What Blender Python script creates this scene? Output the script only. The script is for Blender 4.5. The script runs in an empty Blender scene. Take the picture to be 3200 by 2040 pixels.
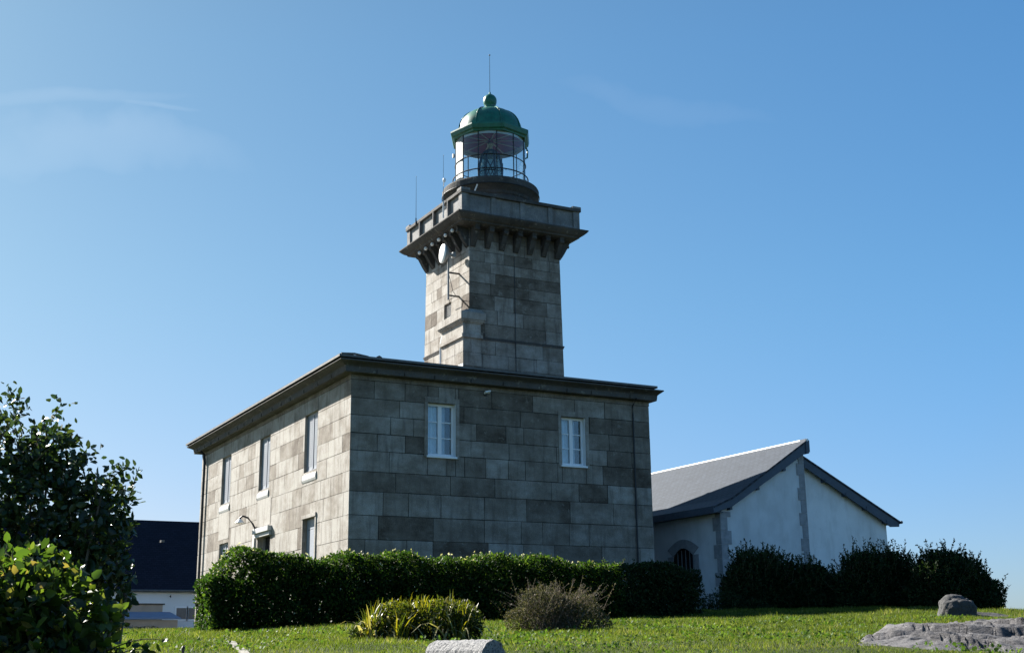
import bpy, math, random
import numpy as np
from mathutils import Vector, Matrix, noise as mnoise

sc = bpy.context.scene
COL = sc.collection
rad = math.radians
random.seed(7)
RNG = np.random.default_rng(7)

# ------------------------------------------------------------------ helpers
class MB:
    def __init__(s):
        s.v = []; s.f = []; s.t = []
    def face(s, pts, tone=0.3):
        i = len(s.v); s.v += [tuple(p) for p in pts]; s.f.append(tuple(range(i, i + len(pts)))); s.t.append(tone)
    def box(s, x0, x1, y0, y1, z0, z1, tone=0.3):
        i = len(s.v)
        s.v += [(x0,y0,z0),(x1,y0,z0),(x1,y1,z0),(x0,y1,z0),(x0,y0,z1),(x1,y0,z1),(x1,y1,z1),(x0,y1,z1)]
        for q in ((0,3,2,1),(4,5,6,7),(0,1,5,4),(1,2,6,5),(2,3,7,6),(3,0,4,7)):
            s.f.append(tuple(i + k for k in q)); s.t.append(tone)
    def obox(s, c, ax, half, tone=0.3):
        c = Vector(c); A = [Vector(a).normalized() for a in ax]; i = len(s.v)
        for sx, sy, sz in ((-1,-1,-1),(1,-1,-1),(1,1,-1),(-1,1,-1),(-1,-1,1),(1,-1,1),(1,1,1),(-1,1,1)):
            s.v.append(tuple(c + A[0]*half[0]*sx + A[1]*half[1]*sy + A[2]*half[2]*sz))
        for q in ((0,3,2,1),(4,5,6,7),(0,1,5,4),(1,2,6,5),(2,3,7,6),(3,0,4,7)):
            s.f.append(tuple(i + k for k in q)); s.t.append(tone)
    def tube(s, pts, r, n=8, tone=0.3, cap=True):
        pts = [Vector(p) for p in pts]; R = r if isinstance(r, (list, tuple)) else [r]*len(pts)
        rings = []
        for k, p in enumerate(pts):
            d = (pts[min(k+1, len(pts)-1)] - pts[max(k-1, 0)]).normalized()
            a = d.orthogonal().normalized() if abs(d.z) < .9 else Vector((1,0,0)); b = d.cross(a).normalized(); a = b.cross(d).normalized()
            i = len(s.v)
            for j in range(n):
                t = 2*math.pi*j/n
                s.v.append(tuple(p + (a*math.cos(t) + b*math.sin(t))*R[k]))
            rings.append(i)
        for k in range(len(rings)-1):
            for j in range(n):
                s.f.append((rings[k]+j, rings[k]+(j+1) % n, rings[k+1]+(j+1) % n, rings[k+1]+j)); s.t.append(tone)
        if cap:
            s.f.append(tuple(rings[0]+j for j in range(n))[::-1]); s.t.append(tone)
            s.f.append(tuple(rings[-1]+j for j in range(n))); s.t.append(tone)
    def lathe(s, c, prof, n=48, a0=0.0, a1=2*math.pi, tone=0.3, rot=0.0):
        full = abs(a1 - a0 - 2*math.pi) < 1e-6
        m = n if full else n + 1; rings = []
        for (r, z) in prof:
            i = len(s.v)
            for j in range(m):
                t = a0 + (a1-a0)*j/n + rot
                s.v.append((c[0]+r*math.cos(t), c[1]+r*math.sin(t), c[2]+z))
            rings.append(i)
        for k in range(len(rings)-1):
            for j in range(n):
                j2 = (j+1) % m
                s.f.append((rings[k]+j, rings[k]+j2, rings[k+1]+j2, rings[k+1]+j)); s.t.append(tone)
    def prism(s, poly, off, tone=0.3):           # poly: 3D points, off: extrusion vector
        i = len(s.v); n = len(poly); off = Vector(off)
        s.v += [tuple(p) for p in poly] + [tuple(Vector(p)+off) for p in poly]
        s.f.append(tuple(range(i, i+n))); s.t.append(tone)
        s.f.append(tuple(range(i+n, i+2*n))[::-1]); s.t.append(tone)
        for k in range(n):
            s.f.append((i+k, i+(k+1) % n, i+n+(k+1) % n, i+n+k)); s.t.append(tone)
    def build(s, name, mat, parent=None, smooth=False, bevel=0.0):
        me = bpy.data.meshes.new(name); me.from_pydata(s.v, [], s.f)
        a = me.attributes.new('tone', 'FLOAT', 'FACE'); a.data.foreach_set('value', s.t)
        me.materials.append(mat)
        if smooth:
            me.polygons.foreach_set('use_smooth', [True]*len(me.polygons))
        me.update()
        o = bpy.data.objects.new(name, me); COL.objects.link(o)
        if parent is not None:
            o.parent = parent; o.matrix_parent_inverse = Matrix.Translation(-parent_loc(parent))
        if bevel:
            m = o.modifiers.new('edge', 'BEVEL'); m.width = bevel; m.segments = 2; m.limit_method = 'ANGLE'
        return o

def parent_loc(o):
    l = Vector(o.location)
    while o.parent is not None:
        o = o.parent
        l = Vector(o.location) if o.type == 'EMPTY' else l
    return l

def thing(name, label, cat, loc=(0,0,0), group=None):
    o = bpy.data.objects.new(name, None); COL.objects.link(o); o.location = loc
    o.empty_display_size = .2
    return tag(o, label, cat, group)
def tag(o, label, cat, group=None):
    o['label'] = label; o['category'] = cat
    if group: o['group'] = group
    return o
def child(mb, name, mat, thing_, **k):
    """world-space mesh parented under an Empty (or one of its parts)"""
    o = mb.build(name, mat, None, **k)
    root = thing_
    while root.parent is not None: root = root.parent
    o.parent = thing_
    if thing_ is root: o.matrix_parent_inverse = Matrix.Translation(-Vector(root.location))
    return o

# ------------------------------------------------------------------ materials
def mat(name):
    m = bpy.data.materials.new(name); m.use_nodes = True
    nt = m.node_tree; b = nt.nodes['Principled BSDF']
    return m, nt, b, nt.nodes, nt.links
def rgb(c): return (c[0], c[1], c[2], 1)
def ramp(ns, stops):
    r = ns.new('ShaderNodeValToRGB'); e = r.color_ramp.elements
    e[0].position, e[0].color = stops[0][0], rgb(stops[0][1]); e[1].position, e[1].color = stops[-1][0], rgb(stops[-1][1])
    for p, c in stops[1:-1]:
        x = e.new(p); x.color = rgb(c)
    return r
def noise_n(ns, ls, vec, scale, detail=5, rough=.55, stretch=None):
    n = ns.new('ShaderNodeTexNoise'); n.inputs['Scale'].default_value = scale; n.inputs['Detail'].default_value = detail; n.inputs['Roughness'].default_value = rough
    if stretch:
        mp = ns.new('ShaderNodeMapping'); mp.inputs['Scale'].default_value = stretch; ls.new(vec, mp.inputs['Vector']); ls.new(mp.outputs[0], n.inputs['Vector'])
    else: ls.new(vec, n.inputs['Vector'])
    return n
def mixc(ns, ls, a, b, fac, mode='MIX'):
    m = ns.new('ShaderNodeMix'); m.data_type = 'RGBA'; m.blend_type = mode
    for sock, val in ((m.inputs[0], fac), (m.inputs[6], a), (m.inputs[7], b)):
        if hasattr(val, 'is_linked') or hasattr(val, 'links'): ls.new(val, sock)
        elif isinstance(val, (int, float)): sock.default_value = val
        else: sock.default_value = rgb(val)
    return m.outputs[2]
def bump(ns, ls, b, height, strength, dist=.02):
    n = ns.new('ShaderNodeBump'); n.inputs['Strength'].default_value = strength; n.inputs['Distance'].default_value = dist
    ls.new(height, n.inputs['Height']); ls.new(n.outputs[0], b.inputs['Normal'])
def gpos(ns): return ns.new('ShaderNodeNewGeometry').outputs['Position']

def plain(name, c, rough=.6, metal=0.0, var=.12, vscale=6.0, bmp=.15, bscale=40.0, spec=.4):
    m, nt, b, ns, ls = mat(name); P = gpos(ns)
    n = noise_n(ns, ls, P, vscale, 6); r = ramp(ns, [(.3, tuple(x*(1-var) for x in c)), (.7, tuple(min(1, x*(1+var)) for x in c))])
    ls.new(n.outputs[0], r.inputs[0]); ls.new(r.outputs[0], b.inputs['Base Color'])
    b.inputs['Roughness'].default_value = rough; b.inputs['Metallic'].default_value = metal
    b.inputs['Specular IOR Level'].default_value = spec
    if bmp:
        n2 = noise_n(ns, ls, P, bscale, 4); bump(ns, ls, b, n2.outputs[0], bmp, .01)
    return m

def stone_mat(name, light, mid, dark, mortar=(.03,.027,.024)):
    m, nt, b, ns, ls = mat(name); P = gpos(ns)
    at = ns.new('ShaderNodeAttribute'); at.attribute_name = 'tone'
    r = ramp(ns, [(0, light), (.45, mid), (1, dark)])
    # block tone disturbed by soft patches
    n1 = noise_n(ns, ls, P, 1.1, 8, .66, (1,1,1.5))
    ma = ns.new('ShaderNodeMath'); ma.operation = 'MULTIPLY_ADD'; ma.inputs[1].default_value = 1.7; ma.inputs[2].default_value = -.86
    ls.new(n1.outputs[0], ma.inputs[0])
    ad = ns.new('ShaderNodeMath'); ad.operation = 'ADD'; ad.use_clamp = True; ls.new(at.outputs['Fac'], ad.inputs[0]); ls.new(ma.outputs[0], ad.inputs[1])
    ls.new(ad.outputs[0], r.inputs[0])
    c = r.outputs[0]
    # rain streaks and lichen stains
    n2 = noise_n(ns, ls, P, 2.2, 5, .6, (2.2, 2.2, .35)); r2 = ramp(ns, [(.50, (0,0,0)), (.72, (1,1,1))]); ls.new(n2.outputs[0], r2.inputs[0])
    s2 = ns.new('ShaderNodeMath'); s2.operation = 'MULTIPLY'; s2.inputs[1].default_value = .72; ls.new(r2.outputs[0], s2.inputs[0])
    c = mixc(ns, ls, c, (.115,.095,.078), s2.outputs[0])
    n3 = noise_n(ns, ls, P, 9, 5, .7); r3 = ramp(ns, [(.62, (0,0,0)), (.72, (1,1,1))]); ls.new(n3.outputs[0], r3.inputs[0])
    s3 = ns.new('ShaderNodeMath'); s3.operation = 'MULTIPLY'; s3.inputs[1].default_value = .5; ls.new(r3.outputs[0], s3.inputs[0])
    c = mixc(ns, ls, c, (.13,.115,.095), s3.outputs[0])
    n4 = noise_n(ns, ls, P, 38, 6, .8); r4 = ramp(ns, [(.32, (.58,.58,.58)), (.5, (.98,.98,.98)), (.68, (1.2,1.2,1.2))]); ls.new(n4.outputs[0], r4.inputs[0])
    c = mixc(ns, ls, c, r4.outputs[0], 1.0, 'MULTIPLY')
    n6 = noise_n(ns, ls, P, 4.5, 8, .7); r6 = ramp(ns, [(.58, (0,0,0)), (.64, (1,1,1))]); ls.new(n6.outputs[0], r6.inputs[0])
    s6 = ns.new('ShaderNodeMath'); s6.operation = 'MULTIPLY'; s6.inputs[1].default_value = .35; ls.new(r6.outputs[0], s6.inputs[0])
    c = mixc(ns, ls, c, (.36,.34,.29), s6.outputs[0])          # pale lichen
    lt = ns.new('ShaderNodeMath'); lt.operation = 'LESS_THAN'; lt.inputs[1].default_value = -.5; ls.new(at.outputs['Fac'], lt.inputs[0])
    c = mixc(ns, ls, c, mortar, lt.outputs[0])
    ls.new(c, b.inputs['Base Color']); b.inputs['Roughness'].default_value = .9; b.inputs['Specular IOR Level'].default_value = .2
    n5 = noise_n(ns, ls, P, 26, 7, .7); bump(ns, ls, b, n5.outputs[0], .7, .025)
    return m

M = {}
M['stone'] = stone_mat('ashlar_granite', (.385,.362,.328), (.228,.200,.167), (.085,.066,.050))
M['trimstone'] = stone_mat('dressed_granite', (.125,.120,.116), (.092,.088,.085), (.045,.042,.040))
M['parapet'] = stone_mat('parapet_granite', (.27,.265,.26), (.17,.167,.165), (.09,.088,.086))
M['whitepaint'] = plain('white_paint', (.82,.83,.84), .45, var=.05, vscale=3, bmp=.05)
M['glass'] = None
def glassm(name, tint, rough, alpha_mix):
    m, nt, b, ns, ls = mat(name)
    b.inputs['Base Color'].default_value = rgb(tint); b.inputs['Roughness'].default_value = rough
    tr = ns.new('ShaderNodeBsdfTransparent'); tr.inputs[0].default_value = (.93,.97,.97,1)
    gl = ns.new('ShaderNodeBsdfGlossy'); gl.inputs['Roughness'].default_value = .02
    mx = ns.new('ShaderNodeMixShader'); lw = ns.new('ShaderNodeLayerWeight'); lw.inputs[0].default_value = .2; sc_ = ns.new('ShaderNodeMath'); sc_.operation = 'MULTIPLY_ADD'; sc_.inputs[1].default_value = .5; sc_.inputs[2].default_value = .05; ls.new(lw.outputs['Facing'], sc_.inputs[0]); ls.new(sc_.outputs[0], mx.inputs[0]); ls.new(tr.outputs[0], mx.inputs[1]); ls.new(gl.outputs[0], mx.inputs[2])
    out = ns['Material Output']; ls.new(mx.outputs[0], out.inputs[0])
    return m
M['glass'] = glassm('clear_glazing', (1,1,1), .02, .1)
m, nt, b, ns, ls = mat('window_glass'); b.inputs['Base Color'].default_value = (.02,.035,.06,1); b.inputs['Roughness'].default_value = .04; b.inputs['Specular IOR Level'].default_value = .9
b.inputs['Coat Weight'].default_value = 1.0; b.inputs['Coat Roughness'].default_value = .03
M['winglass'] = glassm('house_window_glass', (1,1,1), .02, .1)
M['curtain'] = plain('net_curtain', (.62,.68,.76), .9, var=.1, vscale=8, bmp=.1)
M['dark'] = plain('dark_interior', (.012,.012,.014), .8, bmp=0)
M['iron'] = plain('dark_painted_iron', (.02,.021,.024), .5, var=.3, bmp=.1)
M['greymetal'] = plain('grey_metal', (.23,.24,.25), .45, var=.15, bmp=.1)
M['green'] = plain('green_copper_paint', (.008,.12,.078), .4, var=.3, vscale=5, bmp=.2, bscale=25, spec=.45)
M['mauve'] = plain('mauve_ceiling_paint', (.20,.055,.075), .6, var=.15, bmp=.05)
M['paleinner'] = plain('pale_green_grey_paint', (.42,.47,.46), .5, var=.06, bmp=.05)
M['paleblank'] = plain('off_white_blank_panel', (.17,.195,.185), .45, var=.06, vscale=2, bmp=.05)
M['zinc'] = plain('weathered_zinc', (.10,.098,.095), .55, .2, var=.3, vscale=4, bmp=.2)
M['brightwhite'] = plain('bright_white_finish', (.78,.78,.77), .5, var=.08, bmp=.1)
M['render'] = plain('white_wall_render', (.60,.62,.64), .9, var=.09, vscale=1.6, bmp=.35, bscale=60, spec=.2)
M['renderR'] = plain('skylit_white_render', (.73,.74,.75), .9, var=.08, vscale=1.2, bmp=.3, bscale=60, spec=.2)  # right gable half made paler, its extra sky light put into the colour
M['quoin'] = plain('grey_granite_quoin', (.27,.275,.29), .9, var=.2, vscale=5, bmp=.4, bscale=30, spec=.2)
M['bargeboard'] = plain('slate_blue_painted_board', (.055,.075,.105), .6, var=.15, bmp=.1)
M['shutterpaint'] = plain('grey_white_shutter_paint', (.235,.255,.29), .6, var=.05, vscale=3, bmp=.05)
M['palestone'] = plain('whitewashed_stone', (.46,.455,.44), .85, var=.08, vscale=5, bmp=.25)
M['tan'] = plain('tan_render', (.42,.34,.27), .9, var=.1, vscale=2, bmp=.2)
M['palewall'] = plain('pale_wall_render', (.72,.73,.74), .9, var=.05, vscale=1, bmp=.2)
M['shedroof'] = plain('blue_grey_sheet_roof', (.17,.22,.32), .5, var=.1, vscale=2, bmp=.1)
M['brownwood'] = plain('grey_brown_shutter', (.20,.165,.14), .7, var=.15, bmp=.2)
M['bark'] = plain('bark', (.10,.075,.05), .9, var=.3, vscale=20, bmp=.5)

nt = M['green'].node_tree; ns, ls = nt.nodes, nt.links; b = ns['Principled BSDF']; src = b.inputs['Base Color'].links[0].from_socket; P = gpos(ns)
n = noise_n(ns, ls, P, 5, 7, .7, (2.5,2.5,.4)); r = ramp(ns, [(.5,(0,0,0)), (.72,(.7,.7,.7))]); ls.new(n.outputs[0], r.inputs[0])
ls.new(mixc(ns, ls, src, (.05,.15,.11), r.outputs[0]), b.inputs['Base Color'])
def slate_mat(name, c, scale, rot, spec=.35, rough=.55):
    m, nt, b, ns, ls = mat(name); P = ns.new('ShaderNodeUVMap'); P.uv_map = 'uv'
    br = ns.new('ShaderNodeTexBrick'); ls.new(P.outputs[0], br.inputs['Vector'])
    br.inputs['Scale'].default_value = scale; br.inputs['Mortar Size'].default_value = .012; br.inputs['Color1'].default_value = rgb(c)
    br.inputs['Color2'].default_value = rgb(tuple(x*.78 for x in c)); br.inputs['Mortar'].default_value = rgb(tuple(x*.45 for x in c))
    br.inputs['Brick Width'].default_value = .28; br.inputs['Row Height'].default_value = .16
    n = noise_n(ns, ls, gpos(ns), 1.5, 6, .65); r = ramp(ns, [(.3, (.92,.92,.92)), (.7, (1.06,1.06,1.06))]); ls.new(n.outputs[0], r.inputs[0])
    c2 = mixc(ns, ls, br.outputs[0], r.outputs[0], 1.0, 'MULTIPLY'); ls.new(c2, b.inputs['Base Color'])
    b.inputs['Roughness'].default_value = rough; b.inputs['Specular IOR Level'].default_value = spec
    bump(ns, ls, b, br.outputs['Fac'], -.25, .01)
    return m
for nm in ('render', 'renderR'):
    nt = M[nm].node_tree; ns, ls = nt.nodes, nt.links; b = ns['Principled BSDF']; src = b.inputs['Base Color'].links[0].from_socket; P = gpos(ns)
    n = noise_n(ns, ls, P, 1.4, 7, .65, (1.5,1.5,.5)); r = ramp(ns, [(.48,(0,0,0)), (.75,(.45,.45,.45))]); ls.new(n.outputs[0], r.inputs[0])
    c = mixc(ns, ls, src, (.36,.36,.34), r.outputs[0]); n2 = noise_n(ns, ls, P, 6, 8, .8); r2 = ramp(ns, [(.60,(0,0,0)), (.70,(.35,.35,.35))]); ls.new(n2.outputs[0], r2.inputs[0])
    c = mixc(ns, ls, c, (.30,.30,.28), r2.outputs[0]); ls.new(c, b.inputs['Base Color'])
M['slate'] = slate_mat('grey_slate_tiles', (.043,.053,.070), 1.0, 0, .2, .7)
M['darkslate'] = slate_mat('dark_slate_tiles', (.018,.022,.036), 1.0, 0, .05, .9)

def leaf_mat(name, stops, transl=.35, rough=.35, spec=.5, tcol=1.5):
    m, nt, b, ns, ls = mat(name)
    at = ns.new('ShaderNodeAttribute'); at.attribute_name = 'tone'
    r = ramp(ns, stops); ls.new(at.outputs['Fac'], r.inputs[0]); ls.new(r.outputs[0], b.inputs['Base Color'])
    b.inputs['Roughness'].default_value = rough; b.inputs['Specular IOR Level'].default_value = spec
    t = ns.new('ShaderNodeBsdfTranslucent')
    c = mixc(ns, ls, r.outputs[0], (tcol, tcol*1.0, tcol*.45), 1.0, 'MULTIPLY'); ls.new(c, t.inputs[0])
    mx = ns.new('ShaderNodeMixShader'); mx.inputs[0].default_value = transl
    ls.new(b.outputs[0], mx.inputs[1]); ls.new(t.outputs[0], mx.inputs[2]); ls.new(mx.outputs[0], ns['Material Output'].inputs[0])
    return m
M['hedgeleaf'] = leaf_mat('hedge_leaf', [(0,(.008,.020,.005)), (.6,(.018,.044,.009)), (1,(.055,.088,.015))], .42, .55, .10, 2.1)
M['darkleaf'] = leaf_mat('dark_shrub_leaf', [(0,(.006,.016,.006)), (.7,(.014,.034,.011)), (1,(.036,.056,.018))], .2, .6, .12)
M['figleaf'] = leaf_mat('broad_leaf', [(0,(.014,.028,.007)), (.5,(.035,.068,.011)), (.85,(.075,.105,.015)), (1,(.15,.115,.045))], .45, .4, .45, 1.9)
M['figdark'] = leaf_mat('dark_broad_leaf', [(0,(.014,.032,.012)), (.7,(.03,.055,.018)), (1,(.06,.085,.025))], .25, .35, .5)
M['yellowleaf'] = leaf_mat('yellow_green_leaf', [(0,(.03,.05,.008)), (.4,(.09,.11,.012)), (.8,(.22,.19,.015)), (1,(.40,.36,.20))], .4)
M['clumpleaf'] = leaf_mat('clump_leaf', [(0,(.012,.022,.004)), (.5,(.04,.06,.008)), (.85,(.11,.115,.012)), (1,(.26,.22,.05))], .4, .5, .25)
M['brownleaf'] = leaf_mat('dry_brown_sprig', [(0,(.030,.042,.013)), (.5,(.066,.068,.034)), (.85,(.125,.105,.078)), (1,(.28,.25,.22))], .25, .8, .1, 1.2)
M['grass'] = leaf_mat('grass_blade', [(0,(.03,.050,.008)), (.5,(.078,.112,.018)), (.85,(.14,.16,.036)), (1,(.26,.235,.11))], .45, .6, .12)
M['weed'] = leaf_mat('clover_leaf', [(0,(.03,.065,.012)), (.6,(.06,.11,.02)), (1,(.11,.16,.035))], .4, .6, .12)
M['blossom'] = leaf_mat('cream_blossom', [(0,(.55,.50,.22)), (.4,(.75,.72,.5)), (1,(.85,.83,.78))], .3, .6, .2, 1.0)

def ground_mat():
    m, nt, b, ns, ls = mat('lawn_soil'); P = gpos(ns)
    n = noise_n(ns, ls, P, 1.2, 8, .6); r = ramp(ns, [(.3,(.03,.04,.011)), (.55,(.05,.065,.015)), (.75,(.085,.08,.035))]); ls.new(n.outputs[0], r.inputs[0])
    n2 = noise_n(ns, ls, P, 45, 5, .7); r2 = ramp(ns, [(.3,(.5,.5,.5)), (.7,(1.25,1.25,1.2))]); ls.new(n2.outputs[0], r2.inputs[0])
    c = mixc(ns, ls, r.outputs[0], r2.outputs[0], 1.0, 'MULTIPLY'); ls.new(c, b.inputs['Base Color'])
    b.inputs['Roughness'].default_value = .95; b.inputs['Specular IOR Level'].default_value = .1
    bump(ns, ls, b, n2.outputs[0], .6, .04)
    return m
M['ground'] = ground_mat()

def rock_mat(name, light, dark, crack, stretch):
    m, nt, b, ns, ls = mat(name); P = gpos(ns)
    n = noise_n(ns, ls, P, 3.0, 8, .65, stretch); r = ramp(ns, [(.3, dark), (.5, tuple((a+b_)/2 for a, b_ in zip(light, dark))), (.7, light)]); ls.new(n.outputs[0], r.inputs[0])
    n2 = noise_n(ns, ls, P, 9, 9, .75, stretch); r2 = ramp(ns, [(.36, (1,1,1)), (.44, (0,0,0))]); ls.new(n2.outputs[0], r2.inputs[0])
    c = mixc(ns, ls, r.outputs[0], crack, r2.outputs[0])
    n3 = noise_n(ns, ls, P, 120, 3, .7); r3 = ramp(ns, [(.35,(.6,.6,.6)), (.65,(1.2,1.2,1.2))]); ls.new(n3.outputs[0], r3.inputs[0])
    c = mixc(ns, ls, c, r3.outputs[0], 1.0, 'MULTIPLY'); ls.new(c, b.inputs['Base Color'])
    b.inputs['Roughness'].default_value = .85; b.inputs['Specular IOR Level'].default_value = .25
    bump(ns, ls, b, n2.outputs[0], .9, .05)
    return m
M['rock'] = rock_mat('outcrop_granite', (.19,.183,.187), (.05,.048,.05), (.014,.013,.012), (1.0,1.0,4.0))
M['boulder'] = rock_mat('boulder_granite', (.085,.085,.085), (.045,.044,.044), (.022,.021,.02), (1,1,1))
m, nt, b, ns, ls = mat('speckled_granite'); P = gpos(ns)
v = ns.new('ShaderNodeTexVoronoi'); v.inputs['Scale'].default_value = 95; ls.new(P, v.inputs['Vector'])
r = ramp(ns, [(0,(.05,.05,.05)), (.32,(.14,.14,.145)), (.6,(.28,.275,.27)), (1,(.20,.197,.195))]); ls.new(v.outputs['Color'], r.inputs[0])
ls.new(r.outputs[0], b.inputs['Base Color']); b.inputs['Roughness'].default_value = .9
nn = noise_n(ns, ls, P, 60, 6, .7); bump(ns, ls, b, nn.outputs[0], .9, .02)
M['granite'] = m
m, nt, b, ns, ls = mat('sea_water'); b.inputs['Base Color'].default_value = (.02,.06,.10,1); b.inputs['Roughness'].default_value = .15
nn = noise_n(ns, ls, gpos(ns), .3, 6); bump(ns, ls, b, nn.outputs[0], .3, .3)
M['sea'] = m
M['path'] = plain('worn_stone_edging', (.2,.19,.16), .95, var=.3, vscale=12, bmp=.5)

# ------------------------------------------------------------------ terrain
CAM = np.array([-13.219, -35.039, -1.275]); YAW = .4924
FS = np.array([math.sin(YAW), math.cos(YAW)]); RS = np.array([math.cos(YAW), -math.sin(YAW)])
GS = [-400,-40,-5,1,3,4.5,6,8,10,15,20,25,28,33,40,52,80,130,170,260]
GZ = [-12,-3.2,-2.95,-2.9,-2.62,-2.1,-1.62,-1.39,-1.30,-1.19,-1.05,-.86,-.72,-.60,-.54,-.45,-.08,-.3,-6,-16]
def sw(x, y):
    dx = np.asarray(x, float)-CAM[0]; dy = np.asarray(y, float)-CAM[1]
    return dx*FS[0]+dy*FS[1], dx*RS[0]+dy*RS[1]
def gz(x, y):
    s, w = sw(x, y)
    z = np.interp(s, GS, GZ)
    z = z + .018*np.sin(1.7*np.asarray(x)+.6)*np.cos(1.3*np.asarray(y)) + .02*np.sin(.55*np.asarray(x)+.8*np.asarray(y)) + .012*np.sin(3.1*np.asarray(x)-2.3*np.asarray(y))
    lf = np.clip((-w-2.5)/4.5, 0, 1); sf = np.clip((s-19)/8, 0, 1)*np.clip((75-s)/25, 0, 1); z = z - .15*lf*lf*(3-2*lf)*sf*sf*(3-2*sf)
    def ss_(t): t = np.clip(t, 0, 1); return t*t*(3-2*t)
    z = z + .24*ss_((s-29.5)/5.5)*ss_((w-2)/3)*(1-ss_((w-11)/4))*(1-ss_((s-40)/8))
    fall = np.clip((np.abs(w)-26)/60., 0, 1.6)
    z = z - 9*fall**1.5*np.clip((s+60)/60, 0, 1)
    return np.maximum(z, -18)
def wpos(s, w): return (CAM[0]+FS[0]*s+RS[0]*w, CAM[1]+FS[1]*s+RS[1]*w)

ss = np.concatenate([np.linspace(-400,-20,12), np.linspace(-15,6,15), np.arange(6.3, 34, .3), np.linspace(34.5, 90, 60), np.linspace(95, 420, 30)])
ww = np.concatenate([-np.geomspace(420, 16, 26), np.arange(-15.5, 15.6, .4), np.geomspace(16, 420, 26)])
S, W_ = np.meshgrid(ss, ww, indexing='ij')
GX, GY = wpos(S, W_); GZZ = gz(GX, GY)
V = np.stack([GX, GY, GZZ], -1).reshape(-1, 3); n1, n2 = S.shape
idx = np.arange(n1*n2).reshape(n1, n2)
F = np.stack([idx[:-1,:-1], idx[:-1,1:], idx[1:,1:], idx[1:,:-1]], -1).reshape(-1, 4)
def np_mesh(name, V, F, material, tone=None, smooth=False):
    me = bpy.data.meshes.new(name); nF = len(F); k = F.shape[1]
    me.vertices.add(len(V)); me.vertices.foreach_set('co', np.ascontiguousarray(V, dtype=np.float32).ravel())
    me.loops.add(nF*k); me.loops.foreach_set('vertex_index', np.ascontiguousarray(F, dtype=np.int32).ravel())
    me.polygons.add(nF); me.polygons.foreach_set('loop_start', np.arange(0, nF*k, k, dtype=np.int32))
    if smooth: me.polygons.foreach_set('use_smooth', np.ones(nF, bool))
    if tone is not None:
        a = me.attributes.new('tone', 'FLOAT', 'FACE'); a.data.foreach_set('value', np.ascontiguousarray(tone, dtype=np.float32))
    me.materials.append(material); me.update(calc_edges=True); me.validate()
    o = bpy.data.objects.new(name, me); COL.objects.link(o)
    return o
g = np_mesh('ground', V, F, M['ground'], smooth=True); g['kind'] = 'structure'
mb = MB(); mb.lathe((0,0,-14), [(0,0),(200,0),(1000,0),(9000,0)], 64); o = mb.build('sea', M['sea']); o['kind'] = 'structure'

# ------------------------------------------------------------------ ashlar masonry
def rect_sub(rects, op):
    a0, a1, b0, b1 = op; out = []
    for (u0, u1, z0, z1) in rects:
        if u1 <= a0 or u0 >= a1 or z1 <= b0 or z0 >= b1: out.append((u0,u1,z0,z1)); continue
        if u0 < a0: out.append((u0, a0, z0, z1))
        if u1 > a1: out.append((a1, u1, z0, z1))
        m0, m1 = max(u0, a0), min(u1, a1)
        if z0 < b0: out.append((m0, m1, z0, b0))
        if z1 > b1: out.append((m0, m1, b1, z1))
    return out
def ashlar(mb, fm, u0, u1, zs, ops, rng, wmin, wmax, pdark=.22, gap=.007, dep=.014, base=(0.0,.34), dark=(.55,1.0), rev=.3):
    holes = [o[:4] for o in ops]
    for k in range(len(zs)-1):
        z0, z1 = zs[k], zs[k+1]; u = u0
        first = True
        while u < u1-1e-6:
            w = rng.uniform(wmin, wmax)*(rng.uniform(.5, 1) if first else 1); first = False
            if u1-(u+w) < wmin*.6: w = u1-u
            tone = rng.uniform(*dark) if rng.random() < pdark else rng.uniform(*base)
            pieces = [(u, u+w, z0, z1)]
            for h in holes: pieces = rect_sub(pieces, h)
            for (a, b_, c, d) in pieces:
                if b_-a < .04 or d-c < .04: continue
                g0 = gap if a > u0+1e-6 else 0; g1 = gap if b_ < u1-1e-6 else 0
                A, B, C, D = a+g0, b_-g1, c+gap, d-gap; jit = rng.uniform(-.004, .003)
                kk = lambda q, g_: q+(rng.uniform(-.005,.005) if g_ else 0)
                Q1, Q2, Q3, Q4 = (kk(A,g0),kk(C,1)), (kk(B,g1),kk(C,1)), (kk(B,g1),kk(D,1)), (kk(A,g0),kk(D,1))
                mb.face([fm(*Q1,jit), fm(*Q2,jit), fm(*Q3,jit), fm(*Q4,jit)], tone)
                for (p, q) in ((Q1,Q2), (Q2,Q3), (Q3,Q4), (Q4,Q1)):
                    mb.face([fm(p[0],p[1],jit), fm(q[0],q[1],jit), fm(q[0],q[1],-dep-.004), fm(p[0],p[1],-dep-.004)], tone)
            u += w
    back = [(u0, u1, zs[0], zs[-1])]
    for h in holes: back = rect_sub(back, h)
    for (a, b_, c, d) in back:
        mb.face([fm(a,c,-dep), fm(b_,c,-dep), fm(b_,d,-dep), fm(a,d,-dep)], -1)
    for o in ops:
        a, b_, c, d = o[:4]; rv = o[4] if len(o) > 4 else rev
        t = .22
        for (p, q) in (((a,c),(b_,c)), ((b_,c),(b_,d)), ((b_,d),(a,d)), ((a,d),(a,c))):
            mb.face([fm(p[0],p[1],.0), fm(q[0],q[1],.0), fm(q[0],q[1],-rv), fm(p[0],p[1],-rv)], t)
rng = random.Random(11)

HW, HL = 10.884, 17.576
LH = thing('lighthouse', 'grey granite lighthouse, square tower with green lantern dome rising from a two-storey stone house', 'lighthouse', (HW/2, HL/2, -.55))

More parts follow.
